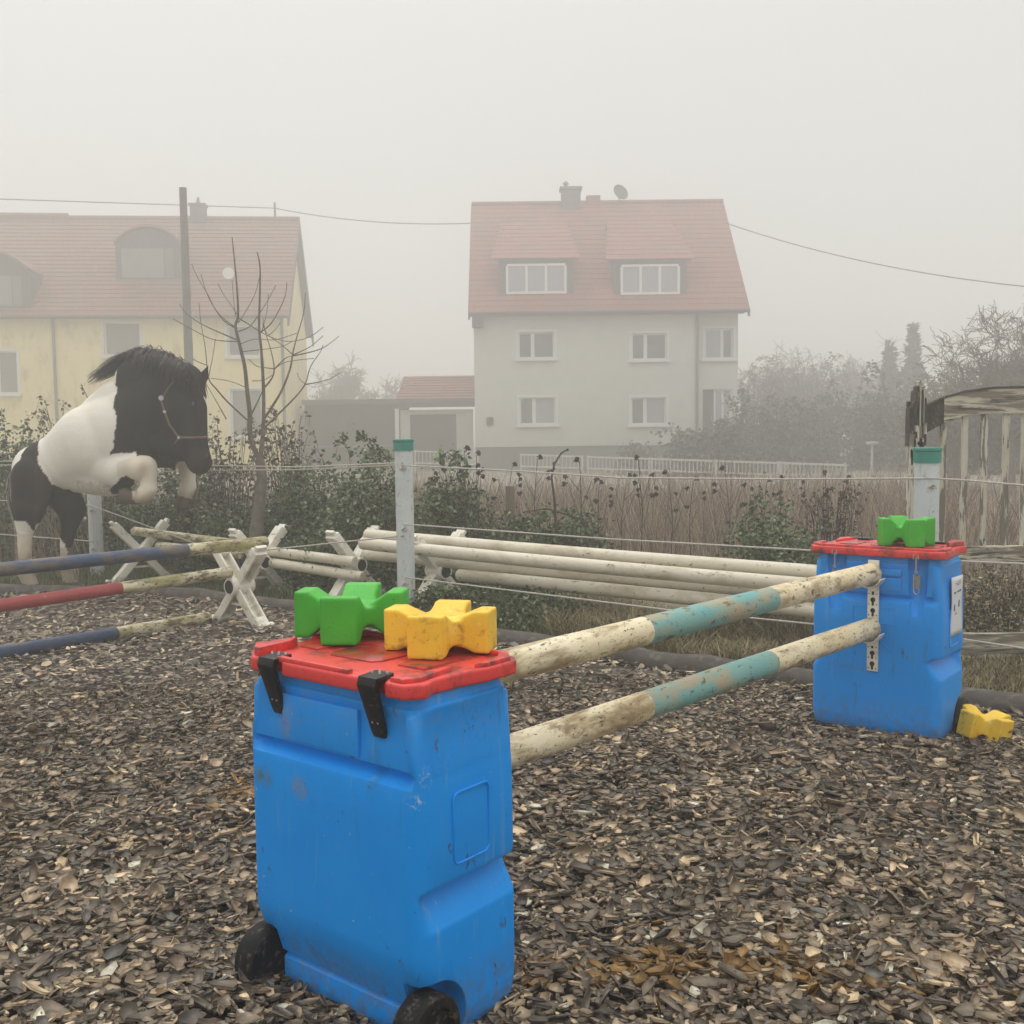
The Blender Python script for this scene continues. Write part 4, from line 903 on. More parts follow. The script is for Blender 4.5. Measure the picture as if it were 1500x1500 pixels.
# ---- grey house
HY = 44.0
def hx_(px, Y=HY): return at(px, 500, Y).x
def hz_(px, py, Y=HY): return at(px, py, Y).z
gh = empty('grey_house', (hx_(880), HY, 0), 0, 'tall grey green rendered house with red tiled roof and two flat dormers', 'house'); ox = hx_(880)
X0, X1 = hx_(694)-ox, hx_(1083)-ox; XS = hx_(1019)-ox; ZE = hz_(880, 462); ZB = hz_(880, 653)
def rc(a, c, d, e): return (hx_(a)-ox, hx_(c)-ox, hz_((a+c)/2, e), hz_((a+c)/2, d))
wins = [(759, 812, 486, 525), (925, 977, 488, 527), (760, 813, 582, 622), (924, 976, 582, 622)]
H_ = [rc(*w_) for w_ in wins]; HB = [rc(1034, 1076, 480, 525), rc(1031, 1074, 570, 648)]
b = MB(); wall(b, X0, XS, ZB, ZE+.1, 0, H_); wall(b, XS, X1, ZB, ZE+.1, .25, HB)
b.add([(XS, 0, ZB), (XS, .25, ZB), (XS, .25, ZE+.1), (XS, 0, ZE+.1)], [(0, 1, 2, 3)])
D = 10.0
zr = hz_(870, 298, HY+D/2)
for X in (X0, X1):
    y0 = 0 if X == X0 else .25
    b.add([(X, y0, ZB), (X, D, ZB), (X, D, ZE), (X, D/2, zr-.15), (X, y0, ZE)], [(0, 1, 2, 3, 4)])
b.add([(X0, D, ZB), (X1, D, ZB), (X1, D, ZE), (X0, D, ZE)], [(0, 1, 2, 3)])
b.build('wall', 'render_grey', gh)
b = MB(); b.box(((X0+X1)/2, D/2, (ZB-.1)/2), (X1-X0+.0, D-.08, ZB+.1)); b.build('plinth', 'plinth', gh)
for h in H_: window(gh, *h, 0, [.40], ['glass', 'curtain' if h[2] < 3 else 'glass'], mull=.15)
window(gh, *HB[0], .25, [.62], ['curtain', 'glass'], mull=.12)
a, c, d, e = HB[1]; m_ = a+(c-a)*.40
b = MB(); b.box(((a+m_)/2, .42, (d+e)/2), (m_-a, .06, e-d)); dr = b.build('door', 'garage_door', gh); b = MB(); b.box((m_-.1, .37, (d+e)/2-.1), (.03, .05, .15)); b.build('handle', 'metal', dr)
window(gh, m_+.003, c, d+.1, e, .25, [.5], 'curtain', surround=False, sill=False)
# roof
ov = .5; EY = -ov; ez = hz_(880, 455, HY-ov)
RX0, RX1 = hx_(687, HY-ov)-ox, hx_(1098, HY-ov)-ox
b = MB(); roof_plane(b, (RX0, EY, ez), (RX1, EY, ez-.0), (RX0, D/2, zr), (RX1, D/2, zr), 22, .022)
roof_plane(b, (RX0, D+ov, ez), (RX1, D+ov, ez), (RX0, D/2, zr), (RX1, D/2, zr), 22)
b.tube([(RX0, D/2, zr+.03), (RX1, D/2, zr+.03)], .11, 8)
rf = b.build('roof', 'roof', gh)
b = MB()
for X in (RX0+.02, RX1-.02):
    for s_ in (0, 1):
        ya, yb_ = (EY, D/2) if s_ == 0 else (D+ov, D/2)
        b.add([(X-.04, ya, ez-.30), (X+.04, ya, ez-.30), (X+.04, yb_, zr-.30), (X-.04, yb_, zr-.30), (X-.04, ya, ez-.012), (X+.04, ya, ez-.012), (X+.04, yb_, zr-.012), (X-.04, yb_, zr-.012)], [(0, 1, 2, 3), (4, 5, 6, 7), (0, 1, 5, 4), (1, 2, 6, 5), (2, 3, 7, 6), (3, 0, 4, 7)])
b.build('bargeboard', 'soffit', rf); 
b = MB(); b.tube([(RX0, EY-.05, ez-.06), (RX1, EY-.05, ez-.06)], .075, 8); b.box(((X0+X1)/2, EY/2, ez-.11), (X1-X0+.3, ov, .05)); b.build('gutter', 'soffit', rf)
b = MB(); b.tube([(XS+.05, -.06, ez-.1), (XS+.05, -.06, ZB-.3)], .06, 8); b.build('downpipe', 'plinth', gh)
b = MB(); b.box((X0+.18, -.28, ez-.38), (.45, .50, .42)); b.build('eave_bracket', 'soffit', gh)
b = MB(); q = rc(712, 721, 611, 623); b.box(((q[0]+q[1])/2, -.06, (q[2]+q[3])/2), (.26, .10, .33)); b.build('letter_box', 'soffit', gh)
# dormers
for (a_, c_, d_, e_) in ((744, 829, 388, 429), (911, 994, 389, 430)):
    yd = (hz_((a_+c_)/2, e_+3, HY+.6)-ez)/(zr-ez)*(D/2+ov)-ov
    a, c = hx_(a_, HY+yd)-ox, hx_(c_, HY+yd)-ox; z0, z1 = hz_((a_+c_)/2, e_, HY+yd), hz_((a_+c_)/2, d_, HY+yd)
    b = MB(); wa, wc = a-.32, c+.32; zt2 = z1+.28; sl_ = (zr-ez)/(D/2+ov)
    def yroof(z): return (z-ez)/sl_-ov
    zm2 = zr-1.0
    b.mat(0); b.add([(wa, yd, z0-.12), (wc, yd, z0-.12), (wc, yd, zt2), (wa, yd, zt2)], [(0, 1, 2, 3)])
    for X in (wa, wc): b.add([(X, yd, z0-.25), (X, yd, zt2), (X, yroof(zm2), zm2), (X, yroof(zt2), zt2-.0)], [(0, 1, 2, 3)])
    b.mat(1)
    dp = Vector((0, yroof(zm2)-yd, zm2-zt2))
    rb = MB(); roof_plane(rb, (wa-.35, yd-.12, zt2-.03), (wc+.35, yd-.12, zt2-.03), (wa+.1, yroof(zm2)+.02, zm2+.02), (wc-.1, yroof(zm2)+.02, zm2+.02), 9, .022); b.add(rb.v, rb.f)
    b.mat(0); b.box(((a+c)/2, yd-.08, zt2-.07), (wc-wa+.4, .05, .07))
    dm = b.build('dormer', ['slate', 'roof'], gh)
    b = MB(); fw = .09; b.box(((a+c)/2, yd-.03, z0), (c-a+.1, .12, .1)).box(((a+c)/2, yd-.03, z1), (c-a, .06, .09))
    for u in (0, .333, .667, 1): b.box((a+(c-a)*u, yd-.035, (z0+z1)/2), (.10, .06, z1-z0-.08))
    for u in (.1665, .5, .8335):
        b.mat(1); b.box((a+(c-a)*u, yd-.012, (z0+z1)/2), ((c-a)/3-.1, .02, z1-z0-.1))
    b.mat(0); b.build('window', ['whitewin', 'curtain'], dm)
# chimneys, dish
def cx_(px): return at(px, 300, HY+D/2).x-ox
def cz_(py): return at(870, py, HY+D/2).z
b = MB(); b.box((cx_(836), D/2, (zr-.4+cz_(280))/2), (.85, .7, cz_(280)-zr+.4)); b.box((cx_(836), D/2, cz_(277)), (1.0, .85, .10)); b.tube([(cx_(829), D/2, cz_(277)), (cx_(829), D/2, cz_(268))], .09, 8); b.tube([(cx_(829), D/2, cz_(269)), (cx_(829), D/2, cz_(265))], [.16, .03], 8)
b.build('chimney', 'slate', gh)
b = MB(); b.box((cx_(869), D/2+.1, (zr-.4+cz_(287))/2), (.62, .5, cz_(287)-zr+.4)); b.build('chimney', 'roof', gh)
b = MB(); cc = Vector((cx_(907), D/2-.2, cz_(285))); ax = Vector((.45, -.8, .35)).normalized(); s1 = ax.orthogonal().normalized(); s2 = ax.cross(s1)
vs = [cc]; 
for j in (1, 2, 3):
    for k in range(20): a_ = 2*math.pi*k/20; rr = .38*j/3; vs.append(cc+(s1*math.cos(a_)+s2*math.sin(a_))*rr+ax*(.10*(j/3)**2))
fs = [(0, 1+k, 1+(k+1) % 20) for k in range(20)]+[(1+20*j+k, 1+20*j+(k+1) % 20, 21+20*j+(k+1) % 20, 21+20*j+k) for j in range(2) for k in range(20)]
b.add(vs, fs); b.tube([cc-ax*.03, (cc.x, D/2, zr-.1)], .03, 6); b.tube([cc-s1*.3, cc+ax*.35], .02, 5)
dish = b.build('satellite_dish', 'iron', gh); md = dish.modifiers.new('t', 'SOLIDIFY'); md.thickness = .02

# ---- garage annex beside the grey house
AY = 46.0; a0 = at(586, 600, AY); an = empty('red_roofed_garage', (a0.x, AY, 0), 0, 'small garage with red roof and dark door left of the grey house', 'garage')
def ax_(px): return at(px, 600, AY).x-a0.x
def az_(py, Y=AY): return at(640, py, Y).z
hd = (ax_(600), ax_(668), az_(668), az_(607))
b = MB(); wall(b, 0, ax_(693), 0, az_(600), 0, [(hd[0], hd[1], .02, hd[3])], .2); b.add([(0, 0, 0), (0, 6, 0), (0, 6, az_(600)), (0, 0, az_(600))], [(0, 1, 2, 3)]); b.build('wall', 'render_grey', an)
b = MB(); b.box(((hd[0]+hd[1])/2, .2, hd[3]/2), (hd[1]-hd[0], .05, hd[3])); gd = b.build('garage_door', 'garage_door', an)
b = MB()
for i in range(5): b.box(((hd[0]+hd[1])/2, .165, .3+i*.42), (hd[1]-hd[0]-.06, .02, .36))
b.build('door_panels', 'garage_door', gd)['kind'] = 'stuff'
b = MB(); z0, z1 = az_(585, AY-.4), az_(551, AY+3); roof_plane(b, (-.1, -.4, z0), (ax_(696), -.4, z0), (-.1, 3, z1), (ax_(696), 3, z1), 9); roof_plane(b, (-.1, 6.4, z0), (ax_(696), 6.4, z0), (-.1, 3, z1), (ax_(696), 3, z1), 9)
b.mat(1); b.box((ax_(640), -.35, z0-.16), (ax_(696)+.1, .08, .34)); b.build('roof', ['roof', 'soffit'], an)
b = MB(); b.box((-.12, -.2, az_(598)/2), (.16, .16, az_(598))); b.build('corner_post', 'whitewin', an)
# ---- long dark garage
LY = 47.5; l0 = at(446, 600, LY); lg = empty('dark_flat_garage', (l0.x, LY, 0), 0, 'long low dark brown flat roofed garage between the yellow house and the red roofed garage', 'garage')
lx = at(584, 600, LY).x-l0.x; lz = at(520, 589, LY).z
b = MB(); b.box((lx/2, 2.5, lz/2-.1), (lx, 5, lz)); b.build('wall', 'garage', lg)
b = MB(); b.box((lx/2, 2.4, lz), (lx+.1, 5.5, .22)); b.build('roof', 'slate', lg)
b = MB(); b.box((lx*.5, -.1, .95), (lx, .12, .08)); b.build('rail', 'plinth', lg)

# ---- yellow house
YR = rad(5); y0c = at(416, 560, 43.0)
yh = empty('yellow_house', (y0c.x, 43.0, 0), YR, 'long pale yellow terraced house with faded red roof at the left', 'house')
MI = ROOTM[yh.name].inverted()
def yl(px, py, off=0.0):     # pixel -> local point on the front wall plane (local y = off)
    o_ = MI @ Vector((0, 0, EYE)); d_ = (MI.to_3x3() @ ray(px, py)); s_ = (off-o_.y)/d_.y; return o_+d_*s_
def yrc(a, c, d, e): p, q = yl((a+c)/2, e), yl((a+c)/2, d); return (yl(a, (d+e)/2).x, yl(c, (d+e)/2).x, p.z, q.z)
YE = yl(300, 465).z; YD = 9.2; yr_ = yl(300, 321.5, YD/2).z; XL = -24.0
YW = [yrc(152, 206, 471, 521), yrc(333, 381, 476, 522), yrc(338, 384, 570, 640), yrc(-60, -15, 470, 520)]
YA = yrc(-32, 26, 514, 577)
b = MB(); wall(b, XL, 0, 0, YE, 0, YW+[YA]); b.add([(0, 0, 0), (0, YD, 0), (0, YD, YE), (0, YD/2, yr_-.1), (0, 0, YE)], [(0, 1, 2, 3, 4)]); b.add([(XL, YD, 0), (0, YD, 0), (0, YD, YE), (XL, YD, YE)], [(0, 1, 2, 3)])
b.build('wall', 'render_yellow', yh)
for h in YW: window(yh, *h, 0, [], 'shutter', surround=True)
a, c, d, e = YA; window(yh, a, c, d, e, 0, [.5], 'shutter')
b = MB(); b.prism([(a-.02, e+.02), (a-.02, e-.10), (a+.25, e-.02), ((a+c)/2, e+.0), (c-.25, e-.02), (c+.02, e-.10), (c+.02, e+.02)], -.01, .15); b.build('arch_head', 'render_yellow', yh)
for px in (82, 415.5):
    p = yl(px, 560); b = MB(); b.tube([(p.x, -.07, YE), (p.x, -.07, .1)], .06, 8); b.build('downpipe', 'plinth', yh)
b = MB(); ey = -.45; ezy = yl(300, 462, ey).z; XR = .32
roof_plane(b, (XL, ey, ezy), (XR, ey, ezy), (XL, YD/2, yr_), (XR, YD/2, yr_), 24, .04); roof_plane(b, (XL, YD-ey, ezy), (XR, YD-ey, ezy), (XL, YD/2, yr_), (XR, YD/2, yr_), 24, .06)
b.tube([(XL, YD/2, yr_+.03), (XR, YD/2, yr_+.03)], .12, 8); xl0 = yl(100, 320, YD/2).x; b.tube([(XL, YD/2, yr_+.13), (xl0, YD/2, yr_+.10)], .15, 8)
rf = b.build('roof', 'roof_old', yh)
b = MB()
for s_ in (0, 1):
    ya, yb_ = (ey, YD/2) if s_ == 0 else (YD-ey, YD/2); X = XR-.03
    b.add([(X-.04, ya, ezy-.42), (X+.04, ya, ezy-.42), (X+.04, yb_, yr_-.42), (X-.04, yb_, yr_-.42), (X-.04, ya, ezy-.012), (X+.04, ya, ezy-.012), (X+.04, yb_, yr_-.012), (X-.04, yb_, yr_-.012)], [(0, 1, 2, 3), (4, 5, 6, 7), (0, 1, 5, 4), (1, 2, 6, 5), (2, 3, 7, 6), (3, 0, 4, 7)])
b.build('bargeboard', 'soffit', rf)
b = MB(); b.tube([(XL, ey-.05, ezy-.05), (XR, ey-.05, ezy-.05)], .07, 8); b.build('gutter', 'soffit', rf)
sly = (yr_-ezy)/(YD/2-ey)
for (a_, c_, d_, e_, tt) in ((176, 262, 362, 409, 334), (-55, 38, 402, 450, 372)):
    yd = .55
    for _ in range(6): zb = yl((a_+c_)/2, e_+2, yd).z; yd = (zb-ezy)/sly+ey
    a, c = yl(a_, 400, yd).x, yl(c_, 400, yd).x; z0, z1 = yl((a_+c_)/2, e_, yd).z, yl((a_+c_)/2, d_, yd).z; ztp = yl((a_+c_)/2, tt, yd).z
    b = MB(); n = 10; top = []
    for i in range(n+1):
        u = i/n; X = a-.15+(c-a+.3)*u; Z = z1+.1+(ztp-z1-.1)*math.sin(math.pi*u)**.8; top.append((X, Z))
    b.prism([(a-.15, z0-.1)]+[(c+.15, z0-.1)]+top[::-1], yd, yd+3.2)
    b2 = []
    for i in range(n): (xa, za), (xb, zb) = top[i], top[i+1]; b.mat(1).add([(xa, yd-.25, za+.02), (xb, yd-.25, zb+.02), (xb, yd+3.4, zb+.02), (xa, yd+3.4, za+.02), (xa, yd-.25, za+.12), (xb, yd-.25, zb+.12), (xb, yd+3.4, zb+.12), (xa, yd+3.4, za+.12)], [(0, 1, 2, 3), (4, 5, 6, 7), (0, 1, 5, 4), (2, 3, 7, 6)])
    dm = b.build('dormer', ['slate', 'roof_old'], yh)
    b = MB(); b.box((c-.35, yd-.02, (z0+z1)/2), (.34, .05, z1-z0-.1)); b.box(((a+c)/2, yd-.03, z0-.08), (c-a+.4, .1, .08)); b.mat(1); b.box(((a+c)/2-.25, yd-.02, (z0+z1)/2), (c-a-.65, .03, z1-z0-.12)); b.build('window', ['plinth', 'shutter'], dm)
p = yl(291, 320, YD/2); b = MB(); b.box((p.x, YD/2, yr_+.2), (.62, .6, .75)); b.box((p.x, YD/2, yr_+.60), (.72, .7, .08)); b.tube([(p.x, YD/2, yr_+.6), (p.x, YD/2, yr_+.95)], [.12, .04], 8); b.build('chimney', 'slate', yh)
p = yl(403, 320, YD/2); b = MB(); b.tube([(p.x, YD/2, yr_-.1), (p.x, YD/2, yr_+.75)], .05, 6); mast = b.build('cable_mast', 'iron', yh); mastw = ROOTM[yh.name] @ Vector((p.x, YD/2, yr_+.5))
p = yl(340, 405, 2); b = MB(); cc = Vector((p.x, 1.2, p.z)); b.tube([cc, cc+Vector((0, -.05, 0)), cc+Vector((0, -.1, 0))], [.05, .2, .24], 14); b.tube([cc, cc+Vector((0, 1.2, .2))], .03, 6); b.build('satellite_dish', 'whitewin', yh)

# utility pole, cables
up_ = at(277, 540, 30); ut = empty('utility_pole', (up_.x, 30, 0), 0, 'tall plain wooden utility pole in front of the yellow house', 'utility pole')
b = MB(); b.tube([(0, 0, -.1), (0, 0, 4), (0, 0, at(267, 275, 30).z)], [.14, .12, .10], 12); b.build('shaft', 'polewood', ut, True)
def cable(a, c, sag, label, r=.02):
    a, c = Vector(a), Vector(c); pts = [a.lerp(c, i/24)-Vector((0, 0, sag*4*(i/24)*(1-i/24))) for i in range(25)]
    b = MB(); b.tube(pts, r, 5); tag(b.build('overhead_cable', 'cable', None, loc=a), label, 'cable', 'overhead cables')
cable(at(-260, 283, 36), mastw, .0, 'overhead cable from the left edge to the mast on the yellow house')
cable(mastw, at(689, 327, HY+1.2), .25, 'overhead cable from the yellow house mast to the grey house roof')
cable(at(1064, 327, HY+2), at(1505, 420, 38), .35, 'overhead cable descending right from the grey house')

# ============================================================ WHITE RAILINGS, LAMP
def dr(px): return 40-14*(px-620)/620
SP = [(608, 700), (763, 853), (861, 951), (955, 1045), (1049, 1140), (1144, 1238)]
nm = ['leftmost white railing panel just right of the capped centre post', 'white railing panel left of middle, below the left grey house windows', 'white railing panel below the middle of the grey house', 'white railing panel below the right grey house windows', 'white railing panel in front of the dark hedge', 'rightmost white railing panel, nearest the small lamp']
for (s0, s1), lab in zip(SP, nm):
    ya, yb_ = dr(s0), dr(s1); ta, tb = np.interp(s0, [608, 1240], [661, 681.5]), np.interp(s1, [608, 1240], [661, 681.5]); h_ = 17
    A, B_ = at(s0, ta, ya), at(s1, tb, yb_); A2, B2 = at(s0, ta+h_, ya), at(s1, tb+h_, yb_); L = Vector((A.x, A.y, 0))
    t = empty('railing_panel', L, 0, lab, 'railing', 'white railing panels along the track')
    b = MB(); b.bar(A-L, B_-L, .05, .05).bar(A2-L, B2-L, .05, .05); b.build('rail', 'fence_white', t)['kind'] = 'stuff'
    for P_, Q_ in ((A, A2), (B_, B2)): b = MB(); b.bar(P_-L+Vector((0, 0, .04)), Vector((Q_.x-L.x, Q_.y-L.y, -.1)), .06, .06, Vector((0, 1, 0))); b.build('post', 'fence_white', t)
    b = MB()
    for i in range(1, 16): u = i/16; b.bar(A.lerp(B_, u)-L, A2.lerp(B2, u)-L, .028, .028, Vector((0, 1, 0)))
    b.build('bars', 'fence_white', t)['kind'] = 'stuff'
p = at(1277, 700, 27); t = empty('small_lamp', (p.x, 27, 0), 0, 'small pale T shaped lamp post beyond the reeds left of the old gate', 'lamp post')
zt_ = at(1277, 649, 27).z; b = MB(); b.tube([(0, 0, -.05), (0, 0, zt_)], .035, 8); b.build('pole', 'fence_white', t)
b = MB(); b.box((0, 0, zt_), (.26, .2, .07)); b.build('lamp_head', 'fence_white', t, bevel=.02)

# ============================================================ BACKGROUND TREES
def grow(b, p, d, L, r, lev, curl, nsub, sides, grav=0.0, minr=.012):
    n = 5; pts = [p.copy()]; rs = [r]; q = p.copy(); dd = d.copy()
    for i in range(n):
        dd = (dd+Vector((random.gauss(0, curl), random.gauss(0, curl), random.gauss(0, curl)-grav))).normalized(); q = q+dd*L/n; pts.append(q.copy()); rs.append(max(minr*.7, r*(1-.5*(i+1)/n)))
    b.tube(pts, rs, sides, cap=False)
    if lev == 0: return
    for k in range(nsub):
        i = random.randint(2, n); a = pts[i]; side = Vector((random.gauss(0, 1), random.gauss(0, 1), random.gauss(.25, .6))).normalized()
        grow(b, a, (dd*.65+side*.75).normalized(), L*random.uniform(.55, .8), max(minr, rs[i]*.62), lev-1, curl, nsub, max(3, sides-1), grav, minr)
def bare_tree(px, ptop, Y, label, lev=4, nsub=4, curl=.25, r=.16, group='bare trees in the fog', minr=.012, sp=0, name='bare_tree'):
    p = at(px, 600, Y); H_ = at(px, ptop, Y).z; t = empty(name, (p.x, Y, 0), 0, label, 'tree', group)
    b = MB(); h0 = H_*.28; b.tube([(0, 0, -.1), (.03, 0, h0*.6), (0, .04, h0)], [r*1.25, r, r*.85], 8); b.build('trunk', 'bark', t, True)
    b = MB()
    for k in range(4 if not sp else 6):
        a = 2*math.pi*(k+random.random()*.6)/4; d = Vector((math.cos(a)*(.75+sp), math.sin(a)*(.75+sp), 1)).normalized(); grow(b, Vector((0, 0, h0*.9)), d, H_*.36, r*.55, lev, curl, nsub, 5, 0, minr)
    zmx = max(v[2] for v in b.v); s = (H_-h0*.9)/(zmx-h0*.9); b.v = [(x*max(s, .9), y*max(s, .9), h0*.9+(z-h0*.9)*s) for x, y, z in b.v]
    b.build('crown', 'bark', t)['kind'] = 'stuff'
    return t
bare_tree(1398, 455, 27, 'gnarled bare apple tree with twisted branches left of the old gate arch', 4, 5, .30, .13, minr=.011, sp=.5, name='apple_tree')
bare_tree(1478, 412, 24, 'taller gnarled bare apple tree at the right edge', 4, 5, .28, .14, minr=.011, sp=.25, name='apple_tree')
bare_tree(1130, 498, 66, 'faint bare tree just right of the grey house', 4, 4, .25, .15, minr=.02)
bare_tree(1215, 488, 70, 'faint bare tree midway between the grey house and the conifers', 4, 4, .25, .15, minr=.02)
bare_tree(1265, 520, 66, 'smaller faint bare tree left of the conifers', 4, 4, .25, .13, minr=.02)
bare_tree(1175, 530, 60, 'low bare tree above the dark hedge', 4, 4, .25, .12, minr=.02)
bare_tree(508, 512, 66, 'very faint rounded tree above the dark flat garage', 4, 5, .25, .2, minr=.03)
def conifer(px, ptop, Y, wpx, label):
    p = at(px, 600, Y); H_ = at(px, ptop, Y).z; R_ = wpx/2*Y/F; t = empty('conifer', (p.x, Y, 0), 0, label, 'tree', 'conifers in the fog')
    b = MB(); b.tube([(0, 0, -.1), (0, 0, H_*.95)], [.12, .02], 6); b.build('trunk', 'bark', t)
    n = 4200; z = H_*(1-RNG.random(n)**.6*.97); rr = R_*(1-z/H_)**.8*RNG.uniform(.55, 1.05, n)*(.85+.3*np.sin(z*5)); a = RNG.uniform(0, 6.28, n)
    V, Fq, C = leaf_arrays(np.stack([rr*np.cos(a), rr*np.sin(a), z], -1), .30, PAL_D, .5, -.3); cmesh('crown', V, Fq, C, 'leaf', t, None, 'stuff')
conifer(1336, 472, 52, 58, 'taller pointed conifer in the fog left of the apple trees'); conifer(1302, 502, 54, 60, 'shorter blunt conifer in the fog beside the pointed one'); 
DG = 'dark shrubs beyond the track'
def dbush(px, ptop, wpx, Y, label, n=5200, ls=.17, dy=1.3, pal=PAL_D, cn=10):
    p = at(px, ptop, Y); bush(p.x, Y, wpx/2*Y/F, dy, p.z, n, ls, pal, label, DG, cn, 'garden_shrub', 'shrub', spread=.22, cr=.02)
dbush(1045, 625, 150, 36, 'low dark shrub below the bay of the grey house'); dbush(1085, 582, 46, 37, 'upright dark shrub in front of the grey house doorway', 1800, .14, .5)
dbush(1150, 592, 170, 39, 'broad dark shrub right of the grey house doorway'); dbush(1235, 575, 170, 43, 'broad dark shrub below the faint bare trees')
dbush(1320, 562, 170, 40, 'tall dark shrub below the conifers'); dbush(1420, 575, 180, 36, 'wide dark shrub behind the arch of the old gate', 6500); dbush(1530, 565, 190, 34, 'wide dark shrub at the right edge behind the gate')
dbush(1110, 560, 120, 52, 'twiggy shrub against the right corner of the grey house', 1500, .14, 1.2, PAL_M, 60); dbush(930, 655, 60, 38, 'small round shrub in front of the grey house plinth', 1200, .12, .5)
dbush(1180, 548, 200, 58, 'high grey thicket in the fog', 3500, .2, 1.5, PAL_M, 80)
# ============================================================ HORSE
HYD = 10.3; hp0 = at(75, 868, HYD)
hr = empty('horse', (hp0.x, HYD, 0), 0, 'shaggy black and white pinto horse in a halter rearing over the left jump', 'horse')
def hp(px, py, dy=0.0): q = at(px, py, HYD+dy); return Vector((q.x-hp0.x, dy, q.z))
PXM = HYD/F
parts = []   # (p0, r0px, p1, r1px, depth squash, tag)
def seg(a, ra, c, rc_, sq, tg): parts.append((hp(*a), ra*PXM, hp(*c), rc_*PXM, sq, tg))
seg((56, 688, .02), 37, (95, 675, 0), 44, .86, 'W'); seg((95, 675, 0), 44, (138, 652, -.02), 60, .82, 'W'); seg((138, 652, -.02), 60, (172, 640, -.04), 62, .72, 'W')
seg((112, 676, 0), 46, (160, 690, -.06), 38, .75, 'W'); seg((150, 610, 0), 34, (172, 590, -.02), 34, .6, 'W')
seg((50, 700, -.12), 33, (42, 745, -.16), 24, .7, 'H'); seg((42, 745, -.16), 24, (37, 775, -.16), 13, .8, 'H'); seg((37, 775, -.16), 12, (36, 800, -.16), 10, .9, 'LW'); seg((36, 800, -.16), 10, (38, 842, -.16), 8.5, 1, 'LW'); seg((38, 842, -.16), 11, (44, 853, -.16), 11, 1, 'LW'); seg((42, 857, -.16), 11, (46, 864, -.16), 13, 1, 'HF')
seg((80, 705, .14), 30, (105, 745, .16), 22, .7, 'H'); seg((105, 745, .16), 21, (101, 772, .16), 12.5, .8, 'H'); seg((101, 772, .16), 12, (97, 800, .16), 9.5, .9, 'H'); seg((97, 800, .16), 9.5, (98, 835, .16), 8.5, 1, 'LW'); seg((98, 835, .16), 10, (103, 850, .16), 11, 1, 'LW'); seg((102, 855, .16), 11, (106, 862, .16), 13, 1, 'HF')
# near foreleg
seg((150, 672, -.10), 40, (176, 690, -.20), 27, .7, 'W'); seg((176, 690, -.20), 27, (198, 687, -.25), 20, .8, 'FL'); seg((198, 687, -.25), 20, (212, 684, -.26), 17, .85, 'FL'); seg((213, 684, -.26), 17, (218, 696, -.27), 12.5, .9, 'FL'); seg((218, 696, -.27), 11.5, (218, 716, -.26), 11.5, .95, 'FL'); seg((218, 716, -.26), 12.5, (212, 724, -.25), 13.5, 1, 'FL'); seg((206, 727, -.25), 11, (197, 728, -.25), 9, 1, 'FL'); seg((194, 729, -.25), 10, (184, 727, -.24), 11.5, 1, 'HF')
# far foreleg
seg((215, 660, .18), 26, (258, 668, .2), 18, .8, 'B'); seg((258, 668, .2), 16, (272, 678, .2), 14, .9, 'FL'); seg((274, 680, .2), 13, (276, 712, .2), 11, .95, 'FL'); seg((276, 712, .2), 12, (272, 722, .2), 12, 1, 'FL'); seg((270, 730, .2), 11, (266, 738, .2), 12, 1, 'HF')
# neck, chest, head
seg((192, 622, -.04), 55, (222, 600, -.08), 48, .66, 'B'); seg((222, 600, -.08), 50, (248, 572, -.12), 38, .6, 'B'); seg((205, 560, -.05), 38, (240, 552, -.1), 32, .5, 'B')
seg((198, 640, -.04), 38, (225, 640, -.06), 34, .6, 'B'); seg((248, 572, -.12), 38, (270, 562, -.16), 30, .62, 'B')
seg((262, 575, -.16), 32, (264, 602, -.18), 36, .62, 'B'); seg((270, 600, -.18), 33, (281, 640, -.22), 23, .68, 'B'); seg((281, 640, -.22), 22, (288, 668, -.24), 19, .75, 'B'); seg((290, 668, -.24), 18, (292, 677, -.24), 18.5, .85, 'B'); seg((240, 640, -.12), 30, (262, 655, -.18), 22, .55, 'B')
# ears
seg((289, 564, -.24), 11, (298, 552, -.27), 8, .6, 'B'); seg((298, 552, -.27), 8, (305, 536, -.29), 2, .6, 'B'); seg((270, 550, -.06), 8, (274, 534, -.05), 4, .7, 'B')
bm = bmesh.new(); smp = []
for a, ra, c, rc_, sq, tg in parts:
    k = max(2, int((a-c).length/(min(ra, rc_)*.35))+1); 
    for i in range(k+1):
        u = i/k; p = a.lerp(c, u); r = ra+(rc_-ra)*u; mt_ = Matrix.Translation(p) @ Matrix.Diagonal((r, r*sq, r, 1)); bmesh.ops.create_icosphere(bm, subdivisions=3, radius=1, matrix=mt_); smp.append((p.x, p.y, p.z, r, tg))
me = bpy.data.meshes.new('body'); bm.to_mesh(me); bm.free(); tmp = bpy.data.objects.new('tmp', me); COL.objects.link(tmp)
md = tmp.modifiers.new('r', 'REMESH'); md.mode = 'VOXEL'; md.voxel_size = .014; md = tmp.modifiers.new('s', 'SMOOTH'); md.factor = .6; md.iterations = 14
dg = bpy.context.evaluated_depsgraph_get(); me2 = bpy.data.meshes.new_from_object(tmp.evaluated_get(dg)); bpy.data.objects.remove(tmp)
S = np.array([s[:4] for s in smp]); TG = np.array([s[4] for s in smp]); nv = len(me2.vertices); co = np.empty(nv*3, np.float32); me2.vertices.foreach_get('co', co); co = co.reshape(-1, 3)
no = np.empty(nv*3, np.float32); me2.vertices.foreach_get('normal', no); no = no.reshape(-1, 3)
best = np.full(nv, 1e9); tgv = np.empty(nv, object)
for (x, y, z, r), tg in zip(S, TG):
    d_ = np.sqrt(((co-np.array([x, y, z]))**2).sum(1))-r; m_ = d_ < best; best[m_] = d_[m_]; tgv[m_] = tg
